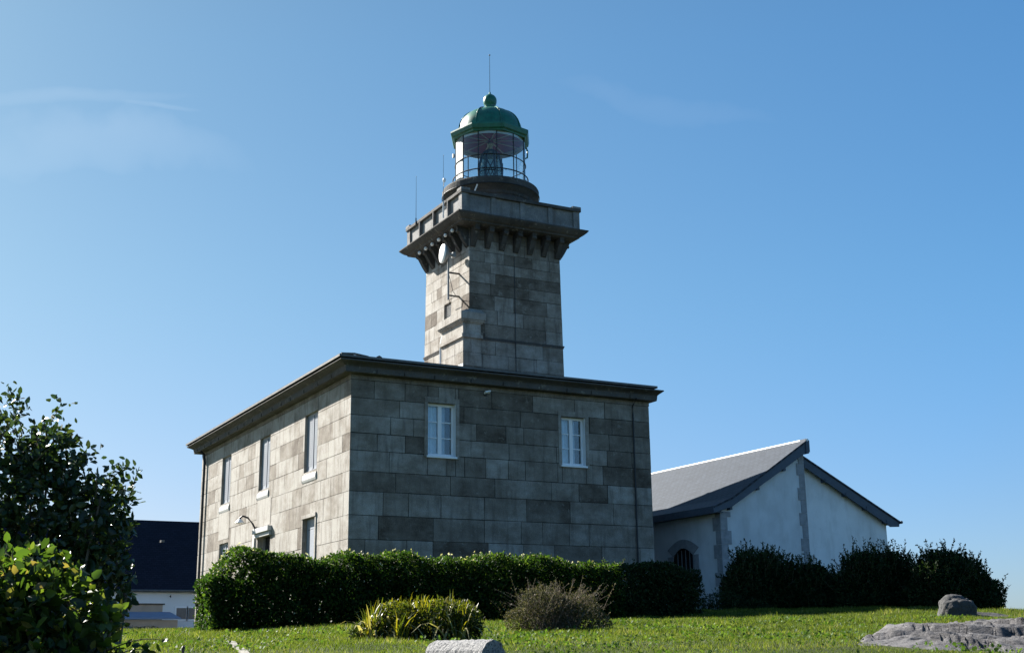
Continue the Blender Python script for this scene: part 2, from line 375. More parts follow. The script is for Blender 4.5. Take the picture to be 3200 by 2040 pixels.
zs = [-1.1,-.5,.05,.58,1.19,1.90,2.61,3.32,3.92,4.55,5.08,5.63,6.16,6.72]
front_ops = [(2.56,3.52,4.52,6.20,.26), (7.38,8.30,4.50,6.12,.26)]
left_up = [(2.97,4.22,4.36,6.27,.20), (8.00,9.25,4.34,6.24,.20), (13.05,14.34,4.36,6.23,.20)]
left_dn = [(2.93,4.10,-.6,2.84,.20), (7.62,9.12,-.6,2.76,.36), (12.98,14.24,-.6,2.80,.20)]
mb = MB()
ashlar(mb, lambda u,z,d: (u,-d,z), 0, HW, zs, front_ops, rng, .6, 2.2, .30, gap=.010, base=(.22,.58), dark=(.62,.85))  # brown weathered blocks, toned darker still to deepen the front's shade
ashlar(mb, lambda u,z,d: (-d,u,z), 0, HL, zs, left_up+left_dn, rng, .5, 1.4, .2, base=(0,.26), dark=(.36,.75))  # lighter block tones add to the sunlit look of this side
ashlar(mb, lambda u,z,d: (HW+d,u,z), 0, HL, zs, [], rng, .8, 1.8, .2)
ashlar(mb, lambda u,z,d: (u,HL+d,z), 0, HW, zs, [], rng, .8, 1.8, .2)
# frieze band, 12 mm proud
for f in (lambda u,z,d: (u,-d,z),):
    mb.box(-.012, HW+.012, -.012, HL+.012, 6.722, 6.86, .5)
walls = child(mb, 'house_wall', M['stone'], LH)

# cornice
prof = [(.0,6.865),(.28,6.87),(.30,6.885),(.32,7.03),(.335,7.06),(.40,7.10),(.52,7.155),(.56,7.175),(.56,7.21),(.3,7.25),(0,7.25)]
def loop(o): return (-o, HW+o*.5, -o, HL+o)
mb = MB(); rings = []
for (o, z) in prof:
    x0, x1, y0, y1 = loop(o); i = len(mb.v); mb.v += [(x0,y0,z),(x1,y0,z),(x1,y1,z),(x0,y1,z)]; rings.append(i)
for k in range(len(rings)-1):
    for j in range(4):
        mb.f.append((rings[k]+j, rings[k]+(j+1) % 4, rings[k+1]+(j+1) % 4, rings[k+1]+j)); mb.t.append(.35+.3*random.random())
# vertical joints between the cornice stones
y = .9
while y < HL:
    mb.box(-.325,-.30,y,y+.016,6.89,7.0,-1); y += rng.uniform(.9, 1.5)
x = .7
while x < HW:
    mb.box(x,x+.016,-.325,-.30,6.89,7.0,-1); x += rng.uniform(.9, 1.6)
child(mb, 'cornice', M['trimstone'], LH)

# low hipped roof with a thin zinc edge
mb = MB(); e = .50; X0, X1, Y0, Y1 = -.60, HW+.02, -.56, HL+.60; ze = 7.275; zr = 7.95
mb.box(X0, X1, Y0, Y1, 7.26, 7.33, .4)
ry0, ry1, rx = Y0+6, Y1-6, (X0+X1)/2
mb.v += [(X0,Y0,7.332),(X1,Y0,7.332),(X1,Y1,7.332),(X0,Y1,7.332),(rx,ry0,zr),(rx,ry1,zr)]; i = len(mb.v)-6
for q in ((0,1,4),(1,2,5,4),(2,3,5),(3,0,4,5)):
    mb.f.append(tuple(i+k for k in q)); mb.t.append(.4)
roof = child(mb, 'roof', M['zinc'], LH)
mb = MB(); mb.tube([(-.53,-.5,7.34),(-.1,-.5,7.385),(.35,-.50,7.34)], [.045,.03,.02], 6); mb.tube([(.62,-.5,7.335),(.70,-.5,7.38),(.78,-.5,7.335)], .03, 6)
child(mb, 'hip_cap', M['zinc'], roof)

# front windows
def front_window(x0, x1, z0, z1):
    y = .17
    mb = MB(); f = .07
    mb.box(x0, x0+f, y, y+.07, z0, z1); mb.box(x1-f, x1, y, y+.07, z0, z1)
    mb.box(x0+f, x1-f, y, y+.07, z1-.08, z1); mb.box(x0+f, x1-f, y, y+.07, z0, z0+.10)
    xm = (x0+x1)/2
    mb.box(xm-.065, xm+.065, y-.012, y+.062, z0+.10, z1-.08)
    for k in (1, 2):
        zb = z0+.10+(z1-z0-.18)*k/3
        mb.box(x0+f, xm-.065, y+.012, y+.052, zb-.016, zb+.016); mb.box(xm+.065, x1-f, y+.012, y+.052, zb-.016, zb+.016)
    w = child(mb, 'window', M['whitepaint'], LH, bevel=.004)
    g_ = MB(); g_.box(x0+.03, x1-.03, y+.036, y+.042, z0+.05, z1-.03); child(g_, 'pane', M['winglass'], w)
    c = MB()
    for (a, b_) in ((x0+.05, xm-.01), (xm+.08, x1-.24)):
        n = 14
        for k in range(n):
            u0, u1 = a+(b_-a)*k/n, a+(b_-a)*(k+1)/n; d0 = .14+.025*math.sin(k*1.9); d1 = .14+.025*math.sin((k+1)*1.9)
            c.face([(u0,y+d0,z0+.05),(u1,y+d1,z0+.05),(u1,y+d1,z1-.05),(u0,y+d0,z1-.05)])
    child(c, 'curtain', M['curtain'], w)
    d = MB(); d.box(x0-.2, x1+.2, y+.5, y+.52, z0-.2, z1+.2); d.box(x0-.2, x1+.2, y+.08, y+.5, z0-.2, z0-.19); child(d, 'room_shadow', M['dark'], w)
    s = MB(); s.box(x0-.05, x1+.03, -.07, y, z0-.06, z0+.004); child(s, 'sill', M['whitepaint'], w, bevel=.008)
    r = MB(); r.box(x1+.001, x1+.012, .004, y, z0, z1); r.box(x1-.012, x1-.001, .004, y-.002, z0+.004, z1-.001); child(r, 'reveal', M['whitepaint'], w)
    t = MB()
    t.box(x0-.12, x1+.12, -.022, .0, z1+.004, z1+.17, .3)
    t.box(x1+.004, x1+.12, -.022, .0, z0-.06, z1+.002, .25)
    t.box(x0-.12, x0-.004, -.022, .0, z0-.06, z1+.002, .25)
    child(t, 'surround', M['stone'], w)
    return w
front_window(*front_ops[0][:4]); front_window(*front_ops[1][:4])

# sunlit side: upper shuttered windows with bull-nosed sills, lower doors
def left_window(op, shutter, label=None, sill=True):
    y0, y1, z0, z1, rv = op
    x = rv-.11
    mb = MB(); f = .06
    mb.box(x, x+.07, y0, y0+f, z0, z1); mb.box(x, x+.07, y1-f, y1, z0, z1); mb.box(x, x+.07, y0+f, y1-f, z1-.07, z1); mb.box(x, x+.07, y0+f, y1-f, z0, z0+.07)
    mb.box(x-.01, x+.06, (y0+y1)/2-.04, (y0+y1)/2+.04, z0+.07, z1-.07)
    if not shutter:
        for k in (1, 2):
            zb = z0+(z1-z0)*k/3; mb.box(x+.01, x+.05, y0+f, (y0+y1)/2-.04, zb-.018, zb+.018); mb.box(x+.01, x+.05, (y0+y1)/2+.04, y1-f, zb-.018, zb+.018)
    w = child(mb, 'window', M['shutterpaint'], LH, bevel=.004)
    if label: w['label'] = label
    if shutter:
        s = MB()
        for a, b_ in ((y0+f, (y0+y1)/2-.04), ((y0+y1)/2+.04, y1-f)):
            s.box(x+.012, x+.045, a, b_, z0+.07, z1-.07)
            k = z0+.2
            while k < z1-.2:
                s.box(x+.002, x+.012, a+.06, b_-.06, k, k+.045); k += .075
        child(s, 'shutter', M['shutterpaint'], w)
    else:
        g_ = MB(); g_.box(x+.028, x+.034, y0+.03, y1-.03, z0+.03, z1-.03); child(g_, 'pane', M['winglass'], w)
        c = MB(); c.box(x+.12, x+.13, y0, y1, z0, z1); child(c, 'curtain', M['curtain'], w)
    if sill:
        s = MB(); n = 8; poly = [(.02, 0, z0-.34), (-.012, 0, z0-.34)]
        for k in range(n+1):
            t = k/n*math.pi/2; poly.append((-.04+.03*(1-math.cos(t)), 0, z0-.26+.17*math.sin(t)))
        poly += [(x, 0, z0+.004), (x, 0, z0-.02), (.02, 0, z0-.06)]
        s.prism([(px, y0-.02, pz) for px, _, pz in poly], (0, y1-y0+.10, 0), .02)
        child(s, 'sill', M['palestone'], w, bevel=.01)
    return w
left_window(left_up[0], True, 'upper window with closed white shutters nearest the corner')
left_window(left_up[1], True)
left_window(left_up[2], True, 'upper window with closed pale shutters at the far end')
left_window(left_dn[2], True, 'ground-floor window at the far end', sill=False)
# plain dressed aprons under the upper windows
for (a, b_, c, d) in ((7.66,9.28,3.02,4.02), (12.95,14.42,2.96,4.04)):
    mb = MB(); mb.box(-.006, .0, a, b_, c, d, .0); child(mb, 'window_apron', M['stone'], LH)
# tall white door beside the corner
y0, y1, z0, z1, rv = left_dn[0]
mb = MB(); x = rv-.08
mb.box(x, x+.06, y0+.02, y1-.02, z0, z1-.36); mb.box(x, x+.05, y0+.02, y1-.02, z1-.35, z1-.01)
dr = child(mb, 'door', M['shutterpaint'], LH, bevel=.006); dr['label'] = 'white door nearest the corner'
mb = MB(); mb.box(-.05, 0, y0-.1, y1+.1, z1+.004, z1+.12, .1); mb.box(-.03, .0, y1+.004, y1+.1, z0, z1, .15); mb.box(-.03, 0, y0-.1, y0-.004, z0, z1, .15)
child(mb, 'surround', M['stone'], dr)
y0, y1, z0, z1, rv = left_dn[1]
mb = MB(); x = rv-.08
mb.box(x, x+.06, y0+.05, y1-.05, z0, z1-.05); mb.box(x-.03, x, (y0+y1)/2-.03, (y0+y1)/2+.03, z0, z1-.06)
for k in range(4): mb.box(x-.012, x, y0+.15+.33*k, y0+.36+.33*k, z0+1.2, z1-.3)
dr = child(mb, 'door', M['dark'], LH); dr['label'] = 'dark main door under the stone lintel'
mb = MB(); mb.box(-.16, 0, y0-.16, y1+.18, z1+.02, z1+.20, .05); mb.box(-.09, 0, y0-.12, y1+.14, z1-.12, z1+.018, .1)
child(mb, 'lintel', M['palestone'], dr, bevel=.012)
mb = MB(); mb.box(x-.06, x+.02, y0, y0+.07, z0, z1); mb.box(x-.06, x+.02, y1-.07, y1, z0, z1); mb.box(x-.06, x+.02, y0+.07, y1-.07, z1-.08, z1-.001)
child(mb, 'frame', M['greymetal'], dr)
# downpipes
mb = MB(); mb.tube([(-.3,16.86,6.86),(-.13,16.84,6.72),(-.09,16.84,6.4),(-.09,16.84,-.7)], .055, 10); child(mb, 'downpipe', M['iron'], LH)
mb = MB(); mb.tube([(10.17,-.34,6.90),(10.18,-.06,6.66),(10.2,-.045,6.4),(10.19,-.045,-.7)], .028, 8); child(mb, 'downpipe', M['iron'], LH)

# ---- tower
TX, TY = 8.47, 7.02; HT = 1.965
def hw(z): return HT + (13.5-z)*.012
tz = [7.0,7.6,8.2,8.75,9.25,9.84,10.42,10.98,11.55,12.0,12.42,12.82,13.24,13.7,14.1]
mb = MB()
win = (-.38+.3, .22+.3, 10.9, 11.58, .25)
ashlar(mb, lambda u,z,d: (TX+u*hw(z)/HT, TY-hw(z)-d, z), -HT, HT, tz, [], rng, .7, 1.7, .28, base=(.22,.58), dark=(.6,.85))  # tower front: browner blocks, shade also put into their tone
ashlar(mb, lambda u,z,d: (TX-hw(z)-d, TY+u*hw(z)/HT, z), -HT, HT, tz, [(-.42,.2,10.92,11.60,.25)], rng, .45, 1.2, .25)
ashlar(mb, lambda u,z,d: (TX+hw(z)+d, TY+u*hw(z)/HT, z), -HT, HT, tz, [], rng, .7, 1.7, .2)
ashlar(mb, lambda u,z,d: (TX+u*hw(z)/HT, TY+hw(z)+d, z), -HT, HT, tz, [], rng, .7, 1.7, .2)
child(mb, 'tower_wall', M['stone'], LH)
tx0 = TX-HT; ty0 = TY-HT
mb = MB(); mb.box(TX-hw(11.2)+.14, TX-hw(11.2)+.2, TY-.42, TY+.2, 10.92, 11.60)
w = child(mb, 'louvre_window', M['dark'], LH)
mb = MB()
for k in range(9): mb.obox((TX-hw(11.2)+.1, TY-.11, 10.97+.07*k), [(1,0,-.7),(0,1,0),(.7,0,1)], (.05,.30,.006))
child(mb, 'slat', M['greymetal'], w)
# string course round the tower
mb = MB()
for (o, a, b_) in ((.025, 9.80, 9.86), (.045, 9.862, 9.90)):
    q = hw(9.85)+o; mb.box(TX-q, TX+q, TY-q, TY+q, a, b_, .5)
child(mb, 'string_course', M['trimstone'], LH)
# corner projection low on the tower
bx0, bx1, by0, by1 = TX-hw(9)-.29, 6.90, TY-hw(9)-.10, 6.78
mb = MB()
bz = [7.0,7.6,8.2,8.75,9.25,9.80]
ashlar(mb, lambda u,z,d: (u, by0-d, z), bx0, bx1, bz, [], rng, .4, .7, .3, base=(.1,.4))
ashlar(mb, lambda u,z,d: (bx0-d, u, z), by0, by1, bz, [], rng, .5, 1.0, .2)
mb.box(bx0+.02, bx1-.012, by0+.02, by1, 7.0, 9.79, .3)
mb.box(bx0, bx1, by0, by1, 9.93, 10.36, .18)
mb.box(bx1-.02, bx1, by0+.018, by0+.25, 7.0, 9.79, .4)
pj = child(mb, 'corner_projection', M['stone'], LH)
mb = MB(); mb.box(bx0-.07, bx1+.05, by0-.07, by1+.05, 9.79, 9.928, .2)
for k, (o, a, b_) in enumerate(((.05,10.36,10.41),(.10,10.41,10.47),(.14,10.47,10.74))):
    mb.box(bx0-o, bx1+o, by0-o, by1+o, a, b_, .12)
mb.prism([(bx0-.14, by0-.14, 10.742),(bx1+.14, by0-.14, 10.742),(bx1+.05, by0+.1, 10.93),(bx0+.3, by0+.1, 10.93)], (0, 1.9, 0), .15)
child(mb, 'moulding', M['stone'], pj)
mb = MB(); mb.box(bx0-.02, bx0-.002, by0-.02, by1+.02, 8.58, 8.80); mb.box(bx0-.02, bx1, by0-.02, by0-.002, 8.55, 8.66)  # added white strip standing for the sunlit roof slope at the tower foot
o = child(mb, 'sunlit_roof_strip', M['brightwhite'], pj)
mb = MB(); mb.tube([(bx0+.02,by1+.10,7.4),(bx0+.02,by1+.10,9.9),(bx0+.1,by1+.12,10.3)], .055, 8); child(mb, 'conduit', M['brightwhite'], pj)
mb = MB(); mb.tube([(TX-.07, ty0-.045, 13.2),(TX-.07, ty0-.075, 9.95),(TX-.07, ty0-.10, 7.2)], .014, 6); child(mb, 'lightning_conductor', M['iron'], LH)

# corbels: S-shaped brackets
def corbel_profile():
    # (offset from wall, z)
    P = [(0,13.38)]
    for k in range(9):
        t = k/8; P.append((.06+.29*t**1.3, 13.40+.46*t - .06*math.sin(t*math.pi)))
    for k in range(6):
        t = k/5*math.pi*.75; P.append((.38+.10*math.sin(t)*.9, 13.98-.07*math.cos(t)))
    P += [(.50,14.16),(0,14.16)]
    return P
cp = corbel_profile()
for side in range(4):
    for k in range(7):
        u = -HT+.13+(2*HT-.26)*k/6; h = .10
        mb = MB()
        if side == 0: poly = [(TX+u-h, ty0-o_, z) for o_, z in cp]; off = (2*h,0,0)
        elif side == 1: poly = [(tx0-o_, TY+u-h, z) for o_, z in cp]; off = (0,2*h,0)
        elif side == 2: poly = [(TX+HT+o_, TY+u-h, z) for o_, z in cp]; off = (0,2*h,0)
        else: poly = [(TX+u-h, TY+HT+o_, z) for o_, z in cp]; off = (2*h,0,0)
        mb.prism(poly, off, .55+.4*random.random())
        child(mb, 'corbel', M['trimstone'], LH, bevel=.012)
# gallery slab with moulded edge
mb = MB(); rings = []
for (o, z) in [(0,14.10),(.40,14.12),(.58,14.17),(.60,14.22),(.70,14.27),(.80,14.36),(.85,14.42),(.85,14.46),(.60,14.50),(0,14.50)]:
    q = HT+o; i = len(mb.v); mb.v += [(TX-q,TY-q,z),(TX+q,TY-q,z),(TX+q,TY+q,z),(TX-q,TY+q,z)]; rings.append(i)
for k in range(len(rings)-1):
    for j in range(4): mb.f.append((rings[k]+j, rings[k]+(j+1) % 4, rings[k+1]+(j+1) % 4, rings[k+1]+j)); mb.t.append(.7)
mb.f.append(tuple(rings[-1]+j for j in range(4))); mb.t.append(.3)
gal = child(mb, 'gallery_cornice', M['trimstone'], LH)
for k in range(6):  # white knobs added for the bright sunlit specks between the corbels
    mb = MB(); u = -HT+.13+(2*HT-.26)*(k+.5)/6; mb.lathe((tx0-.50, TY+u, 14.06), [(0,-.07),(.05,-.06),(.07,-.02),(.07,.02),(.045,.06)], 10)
    child(mb, 'sunlit_speck_knob', M['whitepaint'], gal, smooth=True)
# parapet
PO = .60; q = HT+PO; zb, zt = 14.505, 15.24
mb = MB(); th = .14
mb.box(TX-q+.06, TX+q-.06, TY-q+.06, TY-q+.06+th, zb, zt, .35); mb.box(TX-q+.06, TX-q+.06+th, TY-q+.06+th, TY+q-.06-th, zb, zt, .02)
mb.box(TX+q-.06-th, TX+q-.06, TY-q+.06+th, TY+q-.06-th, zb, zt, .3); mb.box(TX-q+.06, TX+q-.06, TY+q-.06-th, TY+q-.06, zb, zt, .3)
# plinth strip and panel frames on the shaded front
mb.box(TX-q+.02, TX+q-.02, TY-q+.02, TY-q+.058, zb, zb+.10, .4)
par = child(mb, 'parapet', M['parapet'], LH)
def pier(x0, x1, y0, y1, z1=zt): 
    mb = MB(); mb.box(x0, x1, y0, y1, zb, z1, .25); return child(mb, 'pier', M['parapet'], par, bevel=.006)
for (sx, sy) in ((-1,-1),(1,-1),(1,1),(-1,1)):
    cx, cy = TX+sx*(q-.14), TY+sy*(q-.14)
    pier(cx-.14, cx+.14, cy-.14, cy+.14, 15.29)
    mb = MB(); mb.box(cx-.17, cx+.17, cy-.17, cy+.17, 15.29, 15.35, .3); mb.box(cx-.19, cx+.19, cy-.19, cy+.19, 15.352, 15.45, .3); child(mb, 'pier_cap', M['parapet'], par, bevel=.01)
for X in (7.15, 8.40, 9.63): pier(X, X+.19, TY-q+.01, TY-q+.06)
for Y in (8.25, 6.93, 5.61): pier(TX-q+.0-.06, TX-q+.06, Y-.03, Y+.03)
for Y in (5.7,7.0,8.3): pier(TX+q-.06, TX+q-.01, Y-.1, Y+.1)
mb = MB(); o = .05
mb.box(TX-q-o, TX+q+o, TY-q-o, TY-q+.24, 15.245, 15.37, .55); mb.box(TX-q-o, TX-q+.24, TY-q+.24, TY+q-.24, 15.245, 15.37, .4)
mb.box(TX+q-.24, TX+q+o, TY-q+.24, TY+q-.24, 15.245, 15.37, .5); mb.box(TX-q-o, TX+q+o, TY+q-.24, TY+q+o, 15.245, 15.37, .5)
# keep clear of the corner caps
child(mb, 'coping', M['trimstone'], par, bevel=.01)
# lantern drum
C0 = (TX-.03, TY, 0)
mb = MB(); mb.lathe(C0, [(1.66,14.5),(1.66,15.86),(1.70,15.90),(1.74,16.0),(1.86,16.12),(1.93,16.18),(1.95,16.26),(1.95,16.44),(1.92,16.50),(1.55,16.52),(0,16.52)], 72, tone=.65)
drum = child(mb, 'lantern_drum', M['trimstone'], LH, smooth=False)
mb = MB(); mb.lathe(C0, [(1.953,16.19),(1.975,16.20),(1.975,16.225),(1.953,16.235)], 72); child(mb, 'drum_band', M['iron'], drum)
mb = MB(); mb.tube([(TX-1.4,TY-1.35,15.2),(TX-1.48,TY-1.42,15.8),(TX-1.4,TY-1.55,16.1)], .03, 8); child(mb, 'drum_vent', M['brightwhite'], drum)
# glazing
GR = 1.42; gz0, gz1 = 16.52, 18.62
vdir = math.atan2(CAM[1]-TY, CAM[0]-TX)       # bearing towards the visitor's side
NB = 12
def ang(k): return vdir + 2*math.pi*(k+.35)/NB
blank_a0, blank_a1 = ang(-4), ang(-2)          # landward panels facing left
mb = MB(); mb.lathe(C0, [(GR,gz0),(GR,gz1)], 80, a0=ang(-2), a1=ang(-4)+2*math.pi)
glz = child(mb, 'lantern_glazing', M['glass'], LH, smooth=True)
mb = MB(); mb.lathe(C0, [(GR,gz0),(GR,gz1),(GR-.02,gz1),(GR-.02,gz0)], 16, a0=blank_a0, a1=blank_a1); child(mb, 'blank_panel', M['paleblank'], glz, smooth=False)
for k in range(NB):
    a = ang(k); mb = MB(); cx, cy = C0[0]+GR*math.cos(a), C0[1]+GR*math.sin(a)
    mb.tube([(cx,cy,gz0),(cx,cy,gz1)], .024, 6); child(mb, 'glazing_bar', M['iron'] , glz)
def ringtube(mb, r, z, rr, n=64, a0=0, a1=2*math.pi):
    full = abs(a1-a0-2*math.pi) < 1e-6
    pts = [(C0[0]+r*math.cos(a0+(a1-a0)*k/n), C0[1]+r*math.sin(a0+(a1-a0)*k/n), z) for k in range(n+1)]
    mb.tube(pts, rr, 6, cap=not full)
mb = MB(); ringtube(mb, GR+.01, 17.60, .022); ringtube(mb, GR+.01, 16.56, .03); child(mb, 'transom_ring', M['iron'], glz)
mb = MB(); ringtube(mb, GR+.10, 16.98, .026)
for k in range(NB):
    a = ang(k+.5); mb.tube([(C0[0]+(GR)*math.cos(a), C0[1]+(GR)*math.sin(a), 16.98),(C0[0]+(GR+.1)*math.cos(a), C0[1]+(GR+.1)*math.sin(a), 16.98)], .012, 5)
child(mb, 'handrail', M['iron'], glz)
# lens
mb = MB(); LP = [(.44,16.75),(.475,16.95),(.49,17.2),(.48,17.5),(.44,17.8),(.36,18.05),(.25,18.22),(.12,18.32),(.0,18.34)]
mb.lathe(C0, LP, 32); 
m, nt, b, ns, ls = mat('lens_prisms'); b.inputs['Base Color'].default_value = (.16,.22,.21,1); b.inputs['Roughness'].default_value = .08; b.inputs['Specular IOR Level'].default_value = .9; b.inputs['Coat Weight'].default_value = .8
gb = ns.new('ShaderNodeBsdfTransparent'); gb.inputs[0].default_value = (.75,.9,.88,1)
mx = ns.new('ShaderNodeMixShader'); mx.inputs[0].default_value = .4; ls.new(b.outputs[0], mx.inputs[1]); ls.new(gb.outputs[0], mx.inputs[2]); ls.new(mx.outputs[0], ns['Material Output'].inputs[0])
wv = ns.new('ShaderNodeTexWave'); wv.bands_direction = 'Z'; wv.inputs['Scale'].default_value = 9; ls.new(gpos(ns), wv.inputs['Vector']); bump(ns, ls, b, wv.outputs[1], .8, .03)
lens = child(mb, 'lens', m, LH, smooth=True)
mb = MB()
for k in range(8):
    a = vdir+math.pi/8+k*math.pi/4
    mb.tube([(C0[0]+(r+.015)*math.cos(a), C0[1]+(r+.015)*math.sin(a), z) for r, z in LP], .036, 6)
for sgn in (-1, 1):                                    # crossed braces on the visitor's side
    for off in (0, math.pi/2, math.pi, 1.5*math.pi):
        mb.tube([(C0[0]+.50*math.cos(vdir+off+sgn*t), C0[1]+.50*math.sin(vdir+off+sgn*t), z) for t, z in ((.5,16.8),(.25,17.12),(.0,17.45),(-.25,17.72))], .026, 6)
for r_, z_ in ((.49,16.78),(.5,17.3)): ringtube(mb, r_, z_, .02, 32)
child(mb, 'lens_frame', M['iron'], lens)
mb = MB(); mb.lathe(C0, [(.0,18.33),(.09,18.34),(.09,18.52),(.13,18.54),(.13,18.60),(.06,18.62),(.06,18.75),(0,18.75)], 16); child(mb, 'lens_support', M['paleinner'], lens)
mb = MB(); mb.lathe(C0, [(.42,16.53),(.42,16.74),(0,16.75)], 24); child(mb, 'pedestal', M['whitepaint'], lens)
# dome
ROT = vdir+math.pi/8-.05
oct_ = lambda r, z: [(C0[0]+r*math.cos(ROT+k*math.pi/4), C0[1]+r*math.sin(ROT+k*math.pi/4), z) for k in range(8)]
mb = MB(); rings = []
for r, z in [(1.44,18.60),(1.56,18.60),(1.58,18.66),(1.66,18.70),(1.70,18.84),(1.70,18.90),(1.60,18.92),(1.30,18.98)]:
    i = len(mb.v); mb.v += oct_(r, z); rings.append(i)
for k in range(len(rings)-1):
    for j in range(8): mb.f.append((rings[k]+j, rings[k]+(j+1) % 8, rings[k+1]+(j+1) % 8, rings[k+1]+j)); mb.t.append(.3)
dome = child(mb, 'dome_gutter', M['green'], LH)
mb = MB()
DP = [(1.34,18.88),(1.33,19.02)]
for k in range(1, 15):
    t = k/14*math.pi/2; DP.append((.24+1.08*math.cos(t)**.92, 19.02+1.0*math.sin(t)))
mb.lathe(C0, DP, 64)
dm = child(mb, 'dome', M['green'], LH, smooth=True)
for k in range(8):
    a = ROT+k*math.pi/4; mb = MB()
    mb.tube([(C0[0]+(r+.012)*math.cos(a), C0[1]+(r+.012)*math.sin(a), z) for r, z in DP[1:]], .032, 6); child(mb, 'rib', M['green'], dm)
mb = MB(); mb.lathe(C0, [(.25,19.98),(.25,20.06),(.20,20.08),(.19,20.18),(.215,20.22),(.20,20.27),(.245,20.32),(.275,20.42),(.28,20.52),(.26,20.62),(.20,20.71),(.10,20.78),(.045,20.81),(.03,20.9),(0,20.9)], 32)
child(mb, 'finial', M['green'], dm, smooth=True)
mb = MB(); mb.tube([(C0[0],C0[1],20.88),(C0[0],C0[1],22.55)], [.014,.009], 6); mb.lathe((C0[0],C0[1],22.57), [(0,-.035),(.03,-.02),(.04,0),(.03,.02),(0,.035)], 10)
child(mb, 'lightning_rod', M['greymetal'], dm)
a = vdir+2.05; c_, s_ = math.cos(a), math.sin(a)
mb = MB(); mb.tube([(C0[0]+1.66*c_,C0[1]+1.66*s_,18.78),(C0[0]+1.74*c_,C0[1]+1.74*s_,18.6),(C0[0]+1.72*c_,C0[1]+1.72*s_,18.32),(C0[0]+1.60*c_,C0[1]+1.60*s_,18.25)], .035, 7); child(mb, 'gutter_spout', M['green'], dome)
# inner ceiling, spokes and hub
mb = MB(); mb.lathe(C0, [(1.40,18.72),(1.22,18.86),(.9,19.12),(.4,19.35),(0,19.4)], 48); ceil = child(mb, 'lantern_ceiling', M['mauve'], LH, smooth=True)
mb = MB(); mb.lathe(C0, [(1.40,18.50),(1.40,18.74),(1.37,18.74),(1.37,18.50)], 64); child(mb, 'ceiling_band', M['paleinner'], ceil)
for k in range(10):
    a = vdir+.2+k*2*math.pi/10; mb = MB(); mb.tube([(C0[0]+.08*math.cos(a),C0[1]+.08*math.sin(a),18.74),(C0[0]+1.36*math.cos(a),C0[1]+1.36*math.sin(a),18.68)], .022, 5); child(mb, 'spoke', M['paleinner'], ceil)
mb = MB(); mb.lathe(C0, [(0,18.64),(.12,18.66),(.14,18.74),(.1,18.82),(0,18.84)], 16); child(mb, 'hub', M['mauve'], ceil)
# ladder rungs fixed to the glazing on the left, small lamp on the right
for k, (aa, zz) in enumerate(((vdir-1.62,18.05),)):
    mb = MB(); cx, cy = C0[0]+1.5*math.cos(aa), C0[1]+1.5*math.sin(aa); mb.box(cx-.04, cx+.04, cy-.04, cy+.04, zz, zz+.16); child(mb, 'junction_box', M['greymetal'], glz)

# ------------------------------------------------------------------ fittings that hang on the lighthouse
d = thing('microwave_dish', 'white round microwave dish on a pole below the gallery of the tower', 'antenna dish', (6.05,5.95,11.4))
fdir = Vector((-.99,.10,.03)).normalized(); cc = Vector((5.78,5.86,13.22))
side = Vector((-fdir.y, fdir.x, 0)); up = Vector((0,0,1))
def disc_lathe(mb, c, ax, prof, n=32):
    a = ax.orthogonal().normalized(); b_ = ax.cross(a); rings = []
    for r, h in prof:
        i = len(mb.v)
        for j in range(n): t = 2*math.pi*j/n; mb.v.append(tuple(c+ax*h+(a*math.cos(t)+b_*math.sin(t))*r))
        rings.append(i)
    for k in range(len(rings)-1):
        for j in range(n): mb.f.append((rings[k]+j, rings[k]+(j+1) % n, rings[k+1]+(j+1) % n, rings[k+1]+j)); mb.t.append(.3)
mb = MB(); disc_lathe(mb, cc, fdir, [(0,.06),(.2,.055),(.36,.03),(.375,0)]); child(mb, 'radome', M['brightwhite'], d, smooth=True)
mb = MB(); disc_lathe(mb, cc, fdir, [(.375,0),(.37,-.04),(.30,-.12),(.18,-.2),(.08,-.24),(.0,-.24)]); child(mb, 'reflector', M['greymetal'], d, smooth=True)
mb = MB(); mb.tube([cc-fdir*.22, cc-fdir*.42], .07, 12); mb.obox(cc-fdir*.44+Vector((0,0,.0)), [fdir, side, up], (.06,.09,.10)); child(mb, 'radio_unit', M['greymetal'], d)
px, py = cc.x+.26, cc.y+.06
mb = MB(); mb.tube([(px,py,13.25),(px,py,11.45)], .04, 10); child(mb, 'pole', M['greymetal'], d)
for z in (11.6, 12.5):
    mb = MB(); mb.box(px, TX-hw(z)+.02, py-.03, py+.03, z, z+.05); child(mb, 'bracket', M['iron'], d)
mb = MB(); mb.tube([(px,py+.02,12.6),(px+.1,py-.2,11.75),(px+.3,py-.05,11.62),(px+.2,py+.3,11.55),(px+.3,py+.6,11.4)], .012, 6); child(mb, 'cable', M['iron'], d)

def whip(loc, h, label, sleeve):
    t = thing('whip_antenna', label, 'antenna', loc, 'whip antennas on the gallery parapet')
    x, y, z = loc
    mb = MB(); mb.tube([(x,y,z+.1),(x,y,z+h*.5),(x,y,z+h)], [.012,.009,.006], 6); mb.lathe((x,y,z+h), [(0,.03),(.016,0),(0,-.03)], 8); child(mb, 'rod', M['greymetal'], t)
    mb = MB(); mb.tube([(x,y,z-.55 if sleeve else z-.15),(x,y,z+.12)], .035 if sleeve else .025, 8); mb.box(x, x+.1, y-.02, y+.02, z-.12, z-.08); child(mb, 'mount', M['brightwhite'] if sleeve else M['iron'], t)
    if sleeve:
        mb = MB(); mb.lathe((x-.02,y-.12,z+.95), [(0,-.09),(.05,-.07),(.065,0),(.05,.06),(0,.08)], 10); mb.tube([(x,y,z+.7),(x-.02,y-.12,z+.86)], .01, 5); child(mb, 'lamp_globe', M['whitepaint'], t)  # white ball for the small lamp globe, unlit
whip((5.84,8.55,15.38), 1.9, 'thin whip antenna at the far end of the gallery parapet, standing clear against the sky', False)
